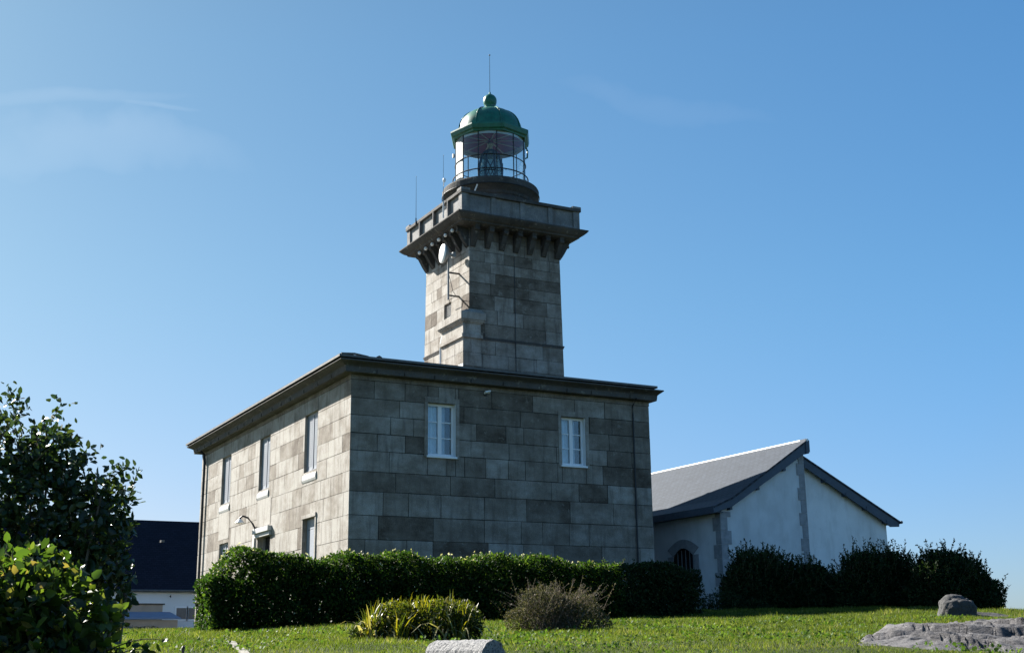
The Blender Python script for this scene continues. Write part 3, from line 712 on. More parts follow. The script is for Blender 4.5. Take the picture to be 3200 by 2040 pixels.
whip((5.80,5.86,15.2), 2.0, 'whip antenna with a white sleeve and small globe beside the lantern', True)
t = thing('solar_panel', 'small dark tilted panel standing on the gallery behind the parapet', 'solar panel', (6.75,7.5,14.5))
mb = MB(); mb.obox((6.55,7.55,15.62), [(0,1,.0),(.8,0,-.45),(.45,0,.8)], (.32,.2,.015)); child(mb, 'panel', M['bargeboard'], t)
mb = MB(); mb.tube([(6.6,7.55,14.5),(6.6,7.55,15.6)], .03, 8); child(mb, 'post', M['greymetal'], t)

t = thing('floodlight', 'small white floodlight high on the shaded front wall of the stone house', 'floodlight', (4.57,-.02,6.62))
mb = MB(); mb.obox((4.57,-.16,6.66), [(1,0,.25),(0,1,-.4),(-.25,.4,1)], (.10,.06,.028)); child(mb, 'lamp_head', M['brightwhite'], t, bevel=.01)
mb = MB(); mb.box(4.55,4.59,-.14,.0,6.60,6.63); mb.box(4.52,4.62,-.02,.0,6.56,6.68); child(mb, 'bracket', M['iron'], t)
t = thing('wall_lamp', 'curved swan-neck lamp on the sunlit wall beside the main door', 'wall lamp', (0,9.75,3.0))
mb = MB(); mb.tube([(0,9.42,2.98),(-.10,9.46,3.18),(-.26,9.55,3.40),(-.42,9.65,3.47),(-.52,9.72,3.38)], .035, 8); child(mb, 'arm', M['iron'], t)
mb = MB(); mb.lathe((-.5,9.72,3.16), [(0,.22),(.06,.2),(.17,.08),(.18,.06),(.0,.04)], 16); child(mb, 'lamp_shade', M['brightwhite'], t)
mb = MB(); mb.box(-.05,0,9.40,9.60,2.35,2.98,.1); child(mb, 'back_plate', M['palestone'], t)

# ------------------------------------------------------------------ white barn to the right
def uv_quad_obj(name, quads, material, th, parent, root=None):
    """roof planes: list of 4 points (eave0, eave1, ridge1, ridge0) extruded down by th, with metric UVs"""
    me = bpy.data.meshes.new(name); V = []; F = []; UV = []
    for qd in quads:
        P = [Vector(p) for p in qd]; i = len(V); n = (P[1]-P[0]).cross(P[3]-P[0]).normalized()
        if n.z < 0: n = -n
        B = [p-n*th for p in P]; V += [tuple(p) for p in P+B]
        ex = (P[1]-P[0]).normalized(); ey = (P[3]-P[0]); ey = (ey-ex*ey.dot(ex)).normalized()
        uv = [((p-P[0]).dot(ex), (p-P[0]).dot(ey)) for p in P]*2
        for f in ((0,1,2,3),(7,6,5,4),(0,4,5,1),(1,5,6,2),(2,6,7,3),(3,7,4,0)):
            F.append(tuple(i+k for k in f)); UV += [uv[k] for k in f]
    me.from_pydata(V, [], F); ul = me.uv_layers.new(name='uv'); ul.data.foreach_set('uv', [c for p in UV for c in p]); me.materials.append(material); me.update()
    o = bpy.data.objects.new(name, me); COL.objects.link(o)
    if parent is not None:
        root = parent
        while root.parent is not None: root = root.parent
        o.parent = parent
        if parent is root: o.matrix_parent_inverse = Matrix.Translation(-Vector(root.location))
    return o
BX0, BX1, BXM, BY0, BY1 = 12.94, 21.0, 16.74, -1.0, 15.0
BYR = -.45                                   # right half stands a little further back
BN = thing('barn', 'white rendered barn with slate roof and grey quoins, right of the lighthouse', 'barn', (17,7,-.6))
zE, zA = 3.10, 5.36; zAR, zER = 5.18, 3.10
mb = MB()
# left gable half
mb.prism([(BX0,BY0,-1.2),(BXM,BY0,-1.2),(BXM,BY0,zA),(BX0,BY0,zE)], (0,.4,0)); 
# left side wall with arched opening: built as strips round the arch
ya, yb, zs_, zsp = .62, 1.80, 1.2, 1.78
arch = [(ya+(yb-ya)*k/12, zsp+.26*math.sin(math.pi*k/12)) for k in range(13)]
mb.face([(BX0,BY0+.4,-1.2),(BX0,ya,-1.2),(BX0,ya,zsp),(BX0,ya,zE),(BX0,BY0+.4,zE)])
mb.face([(BX0,yb,-1.2),(BX0,BY1,-1.2),(BX0,BY1,zE),(BX0,yb,zE),(BX0,yb,zsp)])
mb.face([(BX0,ya,-1.2),(BX0,yb,-1.2),(BX0,yb,.8),(BX0,ya,.8)])
for k in range(12): mb.face([(BX0,arch[k][0],arch[k][1]),(BX0,arch[k+1][0],arch[k+1][1]),(BX0,arch[k+1][0],zE),(BX0,arch[k][0],zE)])
mb.face([(BX0,BY1,-1.2),(BX1,BY1,-1.2),(BX1,BY1,zER),(BXM,BY1,zA),(BX0,BY1,zE)])
child(mb, 'wall', M['render'], BN)
mb = MB(); mb.prism([(BXM,BYR,-1.2),(BX1,BYR,-1.2),(BX1,BYR,zER),(BXM,BYR,zAR)], (0,.4,0)); mb.box(BX1-.4,BX1,BYR+.4,BY1-.01,-1.2,zER)
o = child(mb, 'wall', M['renderR'], BN); o['label'] = 'paler right half of the gable wall, set back'
# arched window
mb = MB(); mb.box(BX0+.25,BX0+.3,ya-.1,yb+.1,.7,2.2); w = child(mb, 'arched_window', M['dark'], BN)
mb = MB()
for k in range(5): y = ya+.12+k*.235; mb.tube([(BX0+.1,y,.8),(BX0+.1,y,zsp+.2)], .016, 6)
child(mb, 'grille', M['greymetal'], w)
mb = MB(); out = [(ya-.32, zsp)]+[(ya-.32+(yb-ya+.64)*k/12, zsp+.06+.5*math.sin(math.pi*(.12+.76*k/12))) for k in range(13)]+[(yb+.32, zsp)]
for k in range(12):
    a, b_ = arch[k], arch[k+1]; c_, d_ = out[k+2], out[k+1]
    mb.prism([(BX0-.03,a[0],a[1]),(BX0-.03,b_[0],b_[1]),(BX0-.03,c_[0],c_[1]),(BX0-.03,d_[0],d_[1])], (.03-.003,0,0))
mb.box(BX0-.03,BX0-.003,ya-.32,ya,.7,zsp); mb.box(BX0-.03,BX0-.003,yb,yb+.32,.7,zsp)
child(mb, 'surround', M['quoin'], w)
# quoins
mb = MB(); z = -1.2; k = 0
while z < zE-.1:
    h = min(.46, zE+.02-z); wa, wb = (.42,.27) if k % 2 else (.27,.42)
    mb.box(BX0-.022, BX0+wa, BY0-.022, BY0-.002, z, z+h-.008); mb.box(BX0-.022, BX0-.002, BY0-.002, BY0+wb, z, z+h-.008); z += h; k += 1
child(mb, 'quoin', M['quoin'], BN)
mb = MB(); z = -1.2; k = 0
while z < zA-.5:
    h = .44; wa = .34 if k % 2 else .24
    mb.box(BXM-wa, BXM+.004, BY0-.022, BY0-.002, z, z+h-.008); z += h; k += 1
zt_ = zA-.02
mb.prism([(BXM-.24,BY0-.022,z),(BXM+.004,BY0-.022,z),(BXM+.004,BY0-.022,zt_),(BXM-.24,BY0-.022,zt_-.15)], (0,.02,0)); child(mb, 'quoin', M['quoin'], BN)
# roof: left slope (flared at the eaves), right slope lower and set back
ov = .27; YF = BY0-ov
def rz(x): return zA+.30+(x-BXM)*(zA-zE)/(BXM-BX0)
xk = BX0+.35
RL = [[(BX0-.45,YF,3.25),(BX0-.45,BY1+.2,3.25),(xk,BY1+.2,rz(xk)-.03),(xk,YF,rz(xk)-.03)], [(xk,YF,rz(xk)-.03),(xk,BY1+.2,rz(xk)-.03),(BXM,BY1+.2,rz(BXM)+.1),(BXM,YF,rz(BXM)+.1)]]
rf = uv_quad_obj('roof', RL, M['slate'], .06, BN)
sl = (zAR-zER)/(BX1-BXM)
RR = [[(BX1+.45,YF+.55,zER+.24-.45*sl),(BX1+.45,BY1+.2,zER+.24-.45*sl),(BXM,BY1+.2,zAR+.24),(BXM,YF+.55,zAR+.24)]]
rf2 = uv_quad_obj('roof', RR, M['slate'], .06, BN)
mb = MB(); mb.tube([(BXM,YF-.02,rz(BXM)+.10),(BXM,BY1+.2,rz(BXM)+.10)], .05, 10); child(mb, 'ridge_cap', M['brightwhite'], rf)
# bargeboards, deep boards under the verges
mb = MB(); T = .36
pl = [(BX0-.45,3.19),(xk,rz(xk)-.10),(BXM,rz(BXM)+.03)]
mb.prism([(pl[0][0],YF+.03,pl[0][1]),(pl[1][0],YF+.03,pl[1][1]),(pl[2][0],YF+.03,pl[2][1]),(BXM,YF+.03,rz(BXM)-T+.03),(xk,YF+.03,rz(xk)-.10-T+.12),(BX0-.45,YF+.03,3.02)], (0,.05,0))
child(mb, 'bargeboard', M['bargeboard'], BN)
mb = MB(); zr0, zr1 = zAR+.17, zER+.17-.45*sl
mb.prism([(BXM+.02,YF+.58,zr0),(BX1+.45,YF+.58,zr1),(BX1+.42,YF+.58,zr1-.14),(BX1,YF+.58,zr1-.16),(BX1-.1,YF+.58,zr1-.1),(BXM+.02,YF+.58,zr0-.30)], (0,.05,0)); child(mb, 'bargeboard', M['bargeboard'], BN)
mb = MB(); mb.box(BXM-.06,BXM+.06,YF-.01,YF+.3,5.28,5.80); mb.box(BXM+.06,BXM+.2,YF+.1,YF+.3,5.35,5.78); child(mb, 'gable_post', M['bargeboard'], BN)
# soffit board below left eaves
mb = MB(); mb.box(BX0-.43,BX0-.002,YF+.09,BY1,3.055,3.09); child(mb, 'soffit', M['bargeboard'], BN)
mb = MB(); mb.box(BX0-.47,BX0-.452,YF+.0,BY1+.2,3.02,3.24); child(mb, 'fascia', M['bargeboard'], BN)
for k in range(5):                               # purlin ends under the verge
    x = BXM+.35+(BX1-BXM-.5)*k/4; z = zAR-.10-(x-BXM)*sl
    mb = MB(); mb.box(x-.05,x+.05,YF+.56,BYR,z-.06,z+.06); child(mb, 'purlin_end', M['bargeboard'], BN)
for k in range(3):
    x = BX0+.35+k*1.22; z = zE-.05+(x-BX0)*(zA-zE)/(BXM-BX0)-.03
    mb = MB(); mb.box(x-.05,x+.05,YF+.1,BY0,z-.06,z+.05); child(mb, 'purlin_end', M['bargeboard'], BN)
mb = MB(); mb.tube([(BX1+.49,YF+.5,zr1+.02),(BX1+.49,BY1+.2,zr1+.02)], .055, 10); child(mb, 'gutter', M['iron'], BN)

# ------------------------------------------------------------------ slate-roofed house far left
SH = thing('slate_house', 'low white house with a tall dark slate roof beyond the left corner of the lighthouse', 'house', (3,44.5,-.1))
hx0, hx1, hy0, hy1, hym = -9.0, 18.0, 40.7, 48.3, 44.5
mb = MB(); mb.box(hx0,hx1,hy0,hy1,-.6,2.20)
for x in (hx0, hx1-.3): mb.prism([(x,hy0+.01,2.201),(x,hy1-.01,2.201),(x,hym,6.45)], (.3,0,0))
child(mb, 'wall', M['palewall'], SH)
rf = uv_quad_obj('roof', [[(hx0-.2,hy0-.3,2.26),(hx1+.2,hy0-.3,2.26),(hx1+.2,hym,6.68),(hx0-.2,hym,6.68)], [(hx1+.2,hy1+.3,2.26),(hx0-.2,hy1+.3,2.26),(hx0-.2,hym,6.68),(hx1+.2,hym,6.68)]], M['darkslate'], .08, SH)
mb = MB(); mb.tube([(hx0-.2,hy0-.38,2.2),(hx1+.2,hy0-.38,2.2)], .07, 8); child(mb, 'gutter', M['zinc'], SH)
mb = MB(); mb.box(3.9,4.1,42.0,42.4,5.15,5.28); child(mb, 'roof_vent', M['zinc'], rf)
def sh_window(x0, x1, z0, z1):
    mb = MB(); mb.box(x0-.1,x1+.1,hy0-.04,hy0-.003,z0-.1,z1+.1); w = child(mb, 'window', M['whitepaint'], SH)
    mb = MB(); mb.box(x0,x1,hy0-.055,hy0-.042,z0,z1); child(mb, 'shutter', M['brownwood'], w)
sh_window(4.72,5.30,.60,1.24); sh_window(5.42,5.95,.60,1.24)
mb = MB(); mb.box(4.70,6.1,hy0-.03,hy0-.003,-.3,.38); child(mb, 'lower_panel', M['palewall'], SH)
mb = MB(); mb.box(1.3,3.9,hy0-.05,hy0-.003,-.3,1.42); dd = child(mb, 'garage_door', M['tan'], SH)
mb = MB(); mb.box(1.2,4.0,hy0-.16,hy0-.003,1.43,1.49); child(mb, 'door_hood', M['iron'], dd)
mb = MB(); mb.tube([(4.3,hy0-.02,1.9),(4.3,hy0-.2,1.95),(4.3,hy0-.22,1.82)], .03, 6); child(mb, 'wall_hook', M['iron'], SH)
SD = thing('shed', 'low tan shed with a blue-grey sheet roof in front of the slate-roofed house', 'shed', (2.6,38,-.2))
mb = MB(); mb.box(0.2,3.95,37.0,39.4,-.6,.46); child(mb, 'wall', M['tan'], SD)
mb = MB(); mb.prism([(0.0,36.8,.50),(0.0,36.8,.56),(0.0,39.6,.98),(0.0,39.6,.92)], (4.1,0,0)); child(mb, 'roof', M['shedroof'], SD)

# ------------------------------------------------------------------ foliage
TPL = np.array([(0,0,0),(.35,.5,.07),(.75,.36,.05),(1,0,-.04),(.75,-.36,.05),(.35,-.5,.07)])
def leaf_mesh(P, size, up_bias, wr, rng_, dirs=None, spread=1.0, lift=.3):
    n = len(P)
    d = rng_.normal(size=(n,3)); 
    if dirs is not None: d = dirs + d*spread
    d[:,2] += lift; d /= np.linalg.norm(d, axis=1)[:,None]
    nn = rng_.normal(size=(n,3)); nn[:,2] += up_bias; nn -= d*(nn*d).sum(1)[:,None]; nn /= np.linalg.norm(nn, axis=1)[:,None]
    b = np.cross(nn, d)
    T = TPL[None]*np.array([1,wr,1])
    V = P[:,None,:] + size[:,None,None]*(T[:,:,0:1]*d[:,None] + T[:,:,1:2]*b[:,None] + T[:,:,2:3]*nn[:,None])
    V = V.reshape(-1,3); i = np.arange(n)[:,None]*6
    F = np.concatenate([i+np.array([[0,1,2,3]]), i+np.array([[0,3,4,5]])], 1).reshape(-1,4)
    return V, F
def combine(parts):
    Vs, Fs, Ts = [], [], []; off = 0
    for V, F, T in parts:
        Vs.append(V); Fs.append(F+off); Ts.append(T); off += len(V)
    return np.concatenate(Vs), np.concatenate(Fs), np.concatenate(Ts)
def lump(P, k=1.0):
    x, y, z = P[:,0]*k, P[:,1]*k, P[:,2]*k
    return (np.sin(4.1*x+1.3*y+.4)+np.sin(3.7*y-2.2*z+1.1)+np.sin(5.3*z+2.9*x)+np.sin(8.9*x-7.1*y+3*z)*.6+np.sin(11.3*y+6.1*x+9*z)*.5)/4.1
def blob_points(blobs, n, rng_, r0=.72, r1=1.0, amp=.12, k=2.0, zmin=None):
    C = np.array([b[0] for b in blobs], float); R = np.array([b[1] for b in blobs], float)
    wts = (R[:,0]*R[:,1]+R[:,1]*R[:,2]+R[:,0]*R[:,2]); wts /= wts.sum()
    out = []; tot = 0
    while tot < n:
        j = rng_.choice(len(blobs), size=n*2, p=wts); d = rng_.normal(size=(n*2,3)); d /= np.linalg.norm(d, axis=1)[:,None]
        f = r0+(r1-r0)*rng_.random(n*2)**.6
        P = C[j]+d*R[j]*f[:,None]
        P = C[j]+(P-C[j])*(1+amp*lump(P, k))[:,None]
        ok = np.ones(len(P), bool)
        for q in range(len(blobs)):
            e = np.linalg.norm((P-C[q])/R[q], axis=1); ok &= ~((e < .68) & (j != q))
        if zmin is not None: ok &= P[:,2] > zmin
        P = P[ok]; out.append(P); tot += len(P)
    return np.concatenate(out)[:n]
def stem_mesh(paths, radii, n=4):
    V, F = [], []
    for pts, r in zip(paths, radii):
        base = len(V); pts = [Vector(p) for p in pts]
        for k, p in enumerate(pts):
            dd = (pts[min(k+1, len(pts)-1)]-pts[max(k-1,0)]).normalized(); a = dd.orthogonal().normalized(); b_ = dd.cross(a)
            rr = r*(1-.6*k/max(1, len(pts)-1))
            for j in range(n): t = 2*math.pi*j/n; V.append(tuple(p+(a*math.cos(t)+b_*math.sin(t))*rr))
        for k in range(len(pts)-1):
            for j in range(n): F.append((base+k*n+j, base+k*n+(j+1) % n, base+(k+1)*n+(j+1) % n, base+(k+1)*n+j))
    return np.array(V), np.array(F)
def shoots(starts, dirs, lens, rng_, lsize, nleaf, wr, bend=.25, lift=.2):
    """young shoots: stems with leaves along them"""
    paths = []; LP, LD = [], []
    for p, d, L in zip(starts, dirs, lens):
        d = np.array(d)/np.linalg.norm(d); side = rng_.normal(size=3)*bend; pts = []
        for k in range(5):
            t = k/4; pts.append(p+d*L*t+side*L*t*t*.5)
        paths.append(pts)
        for k in range(nleaf):
            t = .15+.85*(k+rng_.random()*.6)/nleaf; q = p+d*L*t+side*L*t*t*.5
            LP.append(q); LD.append(d*.7+rng_.normal(size=3)*.6)
    return paths, np.array(LP), np.array(LD)
def bush(name, label, cat, blobs, n, lsize, mname, wr=.5, seed=1, shoot_n=0, shoot_len=(.1,.3), shoot_leaf=8, n_in=0, amp=.12, k=2.0, up=.6, group=None, extra=None, tone_pow=1.0, sdir=(0,0,1), stems=True, lift=.3, zmin=None, part='foliage', stops_dead=0.0):
    r = np.random.default_rng(seed)
    C = np.array([b[0] for b in blobs]); c = C.mean(0)
    base = (float(c[0]), float(c[1]), float(gz(c[0], c[1])))
    t = thing(name, label, cat, base, group)
    parts = []
    P = blob_points(blobs, n, r, amp=amp, k=k, zmin=zmin); s = lsize*(.6+.8*r.random(len(P)))
    V, F = leaf_mesh(P, s, up, wr, r, lift=lift); tn = np.repeat(r.random(len(P))**tone_pow, 2); parts.append((V, F, tn))
    if n_in:
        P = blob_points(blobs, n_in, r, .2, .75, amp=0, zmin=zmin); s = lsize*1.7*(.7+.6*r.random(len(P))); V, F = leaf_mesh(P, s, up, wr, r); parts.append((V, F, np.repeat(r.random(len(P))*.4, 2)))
    paths = []; rads = []
    if shoot_n:
        P = blob_points(blobs, shoot_n*3, r, .85, 1.0, amp=amp, k=k, zmin=zmin)
        j = np.argsort(-(P@np.array(sdir))+r.normal(size=len(P))*.25)[:shoot_n]; P = P[j]
        bl = C[np.argmin(((P[:,None]-C[None])**2).sum(2), 1)]
        D = (P-bl); D /= np.linalg.norm(D, axis=1)[:,None]; D = D*.6+np.array(sdir)*.7+r.normal(size=D.shape)*.2
        L = r.uniform(*shoot_len, size=len(P))
        pp, LPp, LD = shoots(P-D*.05, D, L, r, lsize, shoot_leaf, wr)
        paths += pp; rads += [.004+.004*r.random() for _ in pp]
        s = lsize*(.55+.6*r.random(len(LPp))); V, F = leaf_mesh(LPp, s, .4, wr, r, dirs=LD, spread=.25, lift=0); parts.append((V, F, np.repeat(.3+.7*r.random(len(LPp)), 2)))
    if extra is not None: parts += extra(r, paths, rads)
    V, F, T = combine(parts); root = Vector(base)
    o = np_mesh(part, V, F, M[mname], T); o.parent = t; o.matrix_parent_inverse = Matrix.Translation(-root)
    # woody stems from the ground into the crown
    if stems:
        for b in blobs:
            for q in range(5):
                e = np.array(b[0])+np.array(b[1])*r.uniform(-.6,.6,3); f = np.array([b[0][0]+r.normal()*.12, b[0][1]+r.normal()*.12, float(gz(b[0][0], b[0][1]))-.05])
                m_ = (e+f)/2+r.normal(size=3)*.05; paths.append([f, (f+m_)/2, m_, (m_+e)/2, e]); rads.append(.02)
    if paths:
        V, F = stem_mesh(paths, rads); o = np_mesh('stems', V, F, M['bark'], np.full(len(F), .3)); o.parent = t; o.matrix_parent_inverse = Matrix.Translation(-root)
    return t, r

# long hedge in front of the shaded wall
def hedge_pts(n, r, x0, x1, y0, y1, zt, r0):
    P = np.empty((n,3)); side = r.random(n)
    P[:,0] = r.uniform(x0, x1, n); P[:,1] = r.uniform(y0, y1, n); u = r.random(n)
    zb = gz(P[:,0], P[:,1])-.05
    top = zt+.07*np.sin(P[:,0]*1.9)+.05*np.sin(P[:,0]*5.3+1)+.10*np.exp(-((P[:,0]+.2)/.5)**2)
    endf = np.clip((P[:,0]-x0)/.9, 0, 1); top = top-(1-endf)**2*.55
    mk = side < .42; P[mk,1] = y0+.30*np.abs(r.normal(size=mk.sum()))*.6; P[mk,2] = zb[mk]+(top[mk]-zb[mk])*u[mk]       # front face
    mt = (side >= .42) & (side < .80); P[mt,2] = top[mt]-.16*np.abs(r.normal(size=mt.sum()))                              # top
    ml = (side >= .80) & (side < .90); P[ml,0] = x0+.25*np.abs(r.normal(size=ml.sum()))*.6; 
    P[ml,2] = zb[ml]+(zt-.55+.55*np.clip((P[ml,0]-x0)/.9,0,1)-zb[ml])*u[ml]
    mb_ = side >= .90; P[mb_,1] = y1-.25*r.random(mb_.sum()); P[mb_,2] = zb[mb_]+(top[mb_]-zb[mb_])*u[mb_]
    # rounded shoulders and soft bulges
    ed = np.clip((P[:,2]-(top-.28))/.28, 0, 1); mid = (y0+y1)/2; P[:,1] = mid+(P[:,1]-mid)*(1-.22*ed**2)
    bl = .17*lump(P*np.array([1,1,1.4]), .9)+.08*lump(P, 2.3); P[:,1] -= bl*mk; P[:,0] -= bl*ml; P[:,2] += bl*mt*.7
    return P, mt
def make_hedge(name, label, x0, x1, y0, y1, zt, n, seed, flowers, leaf, lsz):
    r = np.random.default_rng(seed); base = ((x0+x1)/2, (y0+y1)/2, float(gz((x0+x1)/2, (y0+y1)/2)))
    t = thing(name, label, 'hedge', base); root = Vector(base); parts = []
    P, mt = hedge_pts(n, r, x0, x1, y0, y1, zt, .1); s = lsz*(.45+1.1*r.random(n)**1.6); V, F = leaf_mesh(P, s, .5, .62, r)
    parts.append((V, F, np.repeat(r.random(n), 2)))
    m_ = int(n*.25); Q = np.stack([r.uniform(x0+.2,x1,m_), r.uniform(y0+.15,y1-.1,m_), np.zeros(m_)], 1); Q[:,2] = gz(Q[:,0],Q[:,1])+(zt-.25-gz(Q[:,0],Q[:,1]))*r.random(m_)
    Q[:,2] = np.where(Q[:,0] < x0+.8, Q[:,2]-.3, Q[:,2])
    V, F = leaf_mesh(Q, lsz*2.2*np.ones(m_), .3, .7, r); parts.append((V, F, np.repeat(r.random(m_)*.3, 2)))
    # shoots along the top
    k = int((x1-x0)*16); T0 = P[mt][r.integers(0, mt.sum(), k)]; D = np.array([0,0,1])+r.normal(size=(k,3))*.35
    pp, LP_, LD = shoots(T0-np.array([0,0,.05]), D, r.uniform(.08,.24,k), r, lsz, 6, .6); V, F = leaf_mesh(LP_, lsz*(.6+.5*r.random(len(LP_))), .4, .6, r, dirs=LD, spread=.3, lift=0)
    parts.append((V, F, np.repeat(.4+.6*r.random(len(LP_)), 2)))
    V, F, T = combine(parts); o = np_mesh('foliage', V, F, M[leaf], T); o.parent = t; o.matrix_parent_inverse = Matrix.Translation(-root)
    V, F = stem_mesh(pp, [.004]*len(pp)); o = np_mesh('stems', V, F, M['bark'], np.full(len(F), .3)); o.parent = t; o.matrix_parent_inverse = Matrix.Translation(-root)
    if flowers:
        nf = flowers; Q = P[mt][r.integers(0, mt.sum(), nf)]+np.array([0,-.03,.05]); Q[:,2] += .05*r.random(nf)
        Q2 = P[~mt][r.integers(0, (~mt).sum(), nf//5)]+np.array([-.02,-.05,0]); Q = np.concatenate([Q, Q2])
        e = np.array([x0+1.0, y0+.5, zt-.02])+r.normal(size=(30,3))*np.array([.35,.2,.07]); Q = np.concatenate([Q, e])
        # each blossom: five petals
        Q5 = np.repeat(Q, 5, 0); V, F = leaf_mesh(Q5, .021+.014*r.random(len(Q5)), .2, .8, r, lift=.2)
        o = np_mesh('blossoms', V, F, M['blossom'], np.repeat(np.repeat(r.random(len(Q)), 5), 2)); o.parent = t; o.matrix_parent_inverse = Matrix.Translation(-root)
make_hedge('hedge', 'long dark green hedge with cream blossoms along its top, in front of the stone house', -6.55, 3.3, -9.75, -8.35, 0.70, 64000, 3, 330, 'hedgeleaf', .058)
make_hedge('hedge', 'shorter dark hedge without blossoms in the shade, continuing the flowering hedge to the right', 3.35, 5.75, -9.6, -8.3, 0.66, 15000, 4, 0, 'darkleaf', .055)

# dark shrubs in front of the barn
def eb(x, y, z, rx, ry, rz_): return ((x,y,z),(rx,ry,rz_))
SHN = 'dark shrubs before the barn'
def wz(s, w, z): x, y = wpos(s, w); return x, y, z
def dark_shrub(label, spec, n, seed, sn, lens):
    bl = []
    for (s, w, zt, rw, rs) in spec:
        x, y = wpos(s, w); zb = float(gz(x, y)); h = (zt-zb); bl.append(((x, y, zb+h*.48), (rw, rs, h*.54))); bl.append(((x, y, zb+h*.2), (rw*.95, rs, h*.3)))
    bush('shrub', label, 'shrub', bl, int(n*1.7), .085, 'darkleaf', .42, seed, int(sn*1.3), (lens[0]+.06, lens[1]+.14), 18, n, .14, 1.6, .5, SHN, lift=.9, zmin=-1.2)
dark_shrub('rounded dark shrub with spiky tips, first of the row beside the hedge', [(36,6.75,1.30,.75,.7),(36.2,7.4,1.18,.65,.6),(35.8,6.3,.75,.5,.5)], 9000, 21, 120, (.12,.38))
dark_shrub('low dark shrub in the dip between two taller ones, before the gable', [(36.3,8.45,.95,.75,.6),(36.3,7.95,.6,.5,.5)], 6000, 22, 90, (.10,.30))
dark_shrub('tall twin-topped dark shrub under the right half of the white gable', [(36,9.95,1.26,.8,.7),(36.2,10.75,1.24,.7,.7),(35.8,9.3,.7,.5,.5)], 10000, 23, 140, (.12,.38))
dark_shrub('big round dark shrub against the sky, last of the row behind the boulder', [(35,11.75,1.18,.85,.8),(35.2,12.35,1.02,.75,.7),(35,12.85,.45,.5,.6), (35.3,11.3,.35,.6,.6)], 11000, 24, 150, (.12,.36))
x, y = wpos(35, 5.75)
bush('low_shrub', 'low grey-green ground shrub in the shade between the hedge and the row of dark shrubs', 'shrub', [((x,y,-.35),(.75,.5,.55)), ((x+.7,y-.35,-.45),(.5,.45,.42))], 6000, .05, 'darkleaf', .4, 31, 30, (.06,.18), 8, 1500, .15, 2, .5, lift=.5, zmin=-1.2)

# foreground bushes on the left
def wb(s, w, z, r, rz_): x, y = wpos(s, w); return ((x,y,z),(r,r,rz_))
def sprays(r, paths, rads):
    out = []
    for (p0, p1, n) in (((-3.75,.15),(-3.62,.56),34), ((-3.62,.10),(-3.44,.44),26), ((-3.55,.12),(-3.30,.47),30), ((-3.35,.0),(-3.14,.17),34), ((-3.15,-.12),(-2.95,.08),34), ((-3.0,-.2),(-2.70,-.02),26), ((-2.95,-.35),(-2.68,-.20),26), ((-2.95,-.5),(-2.70,-.42),24), ((-2.95,-.8),(-2.70,-.72),24), ((-3.85,.2),(-3.80,.60),30)):
        s_ = 8.75+r.normal()*.1; a = np.array([*wpos(s_, p0[0]), p0[1]]); b_ = np.array([*wpos(s_, p1[0]), p1[1]]); bend = r.normal(size=3)*.05
        f = lambda q: a+(b_-a)*q+bend*math.sin(q*3.1)
        paths.append([f(q) for q in np.linspace(0,1,6)]); rads.append(.006)
        q = np.concatenate([r.uniform(.2,1,n//2), r.uniform(.75,1.05,n)]); Q = np.array([f(k) for k in q])+r.normal(size=(len(q),3))*(.012+.035*q[:,None])
        V, F = leaf_mesh(Q, .055*(.6+.7*r.random(len(Q))), .4, .55, r, lift=.15); out.append((V, F, np.repeat(r.random(len(Q)), 2)))
    return out
bush('bush', 'tall dark broad-leaved bush against the sky at the left edge', 'bush',
     [wb(8.9,-4.0,-.04,.55,.55), wb(8.8,-3.45,-.30,.42,.46), wb(8.8,-3.08,-.52,.30,.46), wb(8.7,-2.88,-.38,.26,.32), wb(8.7,-2.87,-.85,.25,.38), wb(8.8,-3.3,.06,.20,.26), wb(8.7,-3.5,-.9,.5,.5)], 6200, .060, 'figdark', .55, 41, 60, (.10,.26), 9, 1400, .20, 2.2, .4, lift=.15, sdir=(-.1,0,1), extra=sprays)
def sprig(r, paths, rads):
    out = []
    for (a, b_) in (((6.2,-1.98,-1.27),(6.1,-1.66,-1.225)), ((6.15,-1.95,-1.32),(6.05,-1.72,-1.27))):
        p0 = np.array([*wpos(a[0],a[1]), a[2]]); p1 = np.array([*wpos(b_[0],b_[1]), b_[2]])
        pts = [p0+(p1-p0)*t+np.array([0,0,.03*math.sin(t*3)]) for t in np.linspace(0,1,6)]; paths.append(pts); rads.append(.004)
        Q = np.array([p0+(p1-p0)*t for t in np.linspace(.35,1,9)]); V, F = leaf_mesh(Q, np.full(9,.05), .2, .6, r, lift=0); out.append((V, F, np.full(18,.1)))
    return out
bush('bush', 'bright yellow-green broad-leaved bush in the left foreground, sunlit from behind', 'bush',
     [wb(6.3,-2.72,-1.20,.42,.44), wb(6.2,-2.32,-1.22,.28,.47), wb(6.15,-2.08,-1.42,.18,.42)], 3600, .060, 'figleaf', .58, 42, 30, (.08,.20), 8, 900, .16, 2.6, .5, lift=.05, extra=sprig)

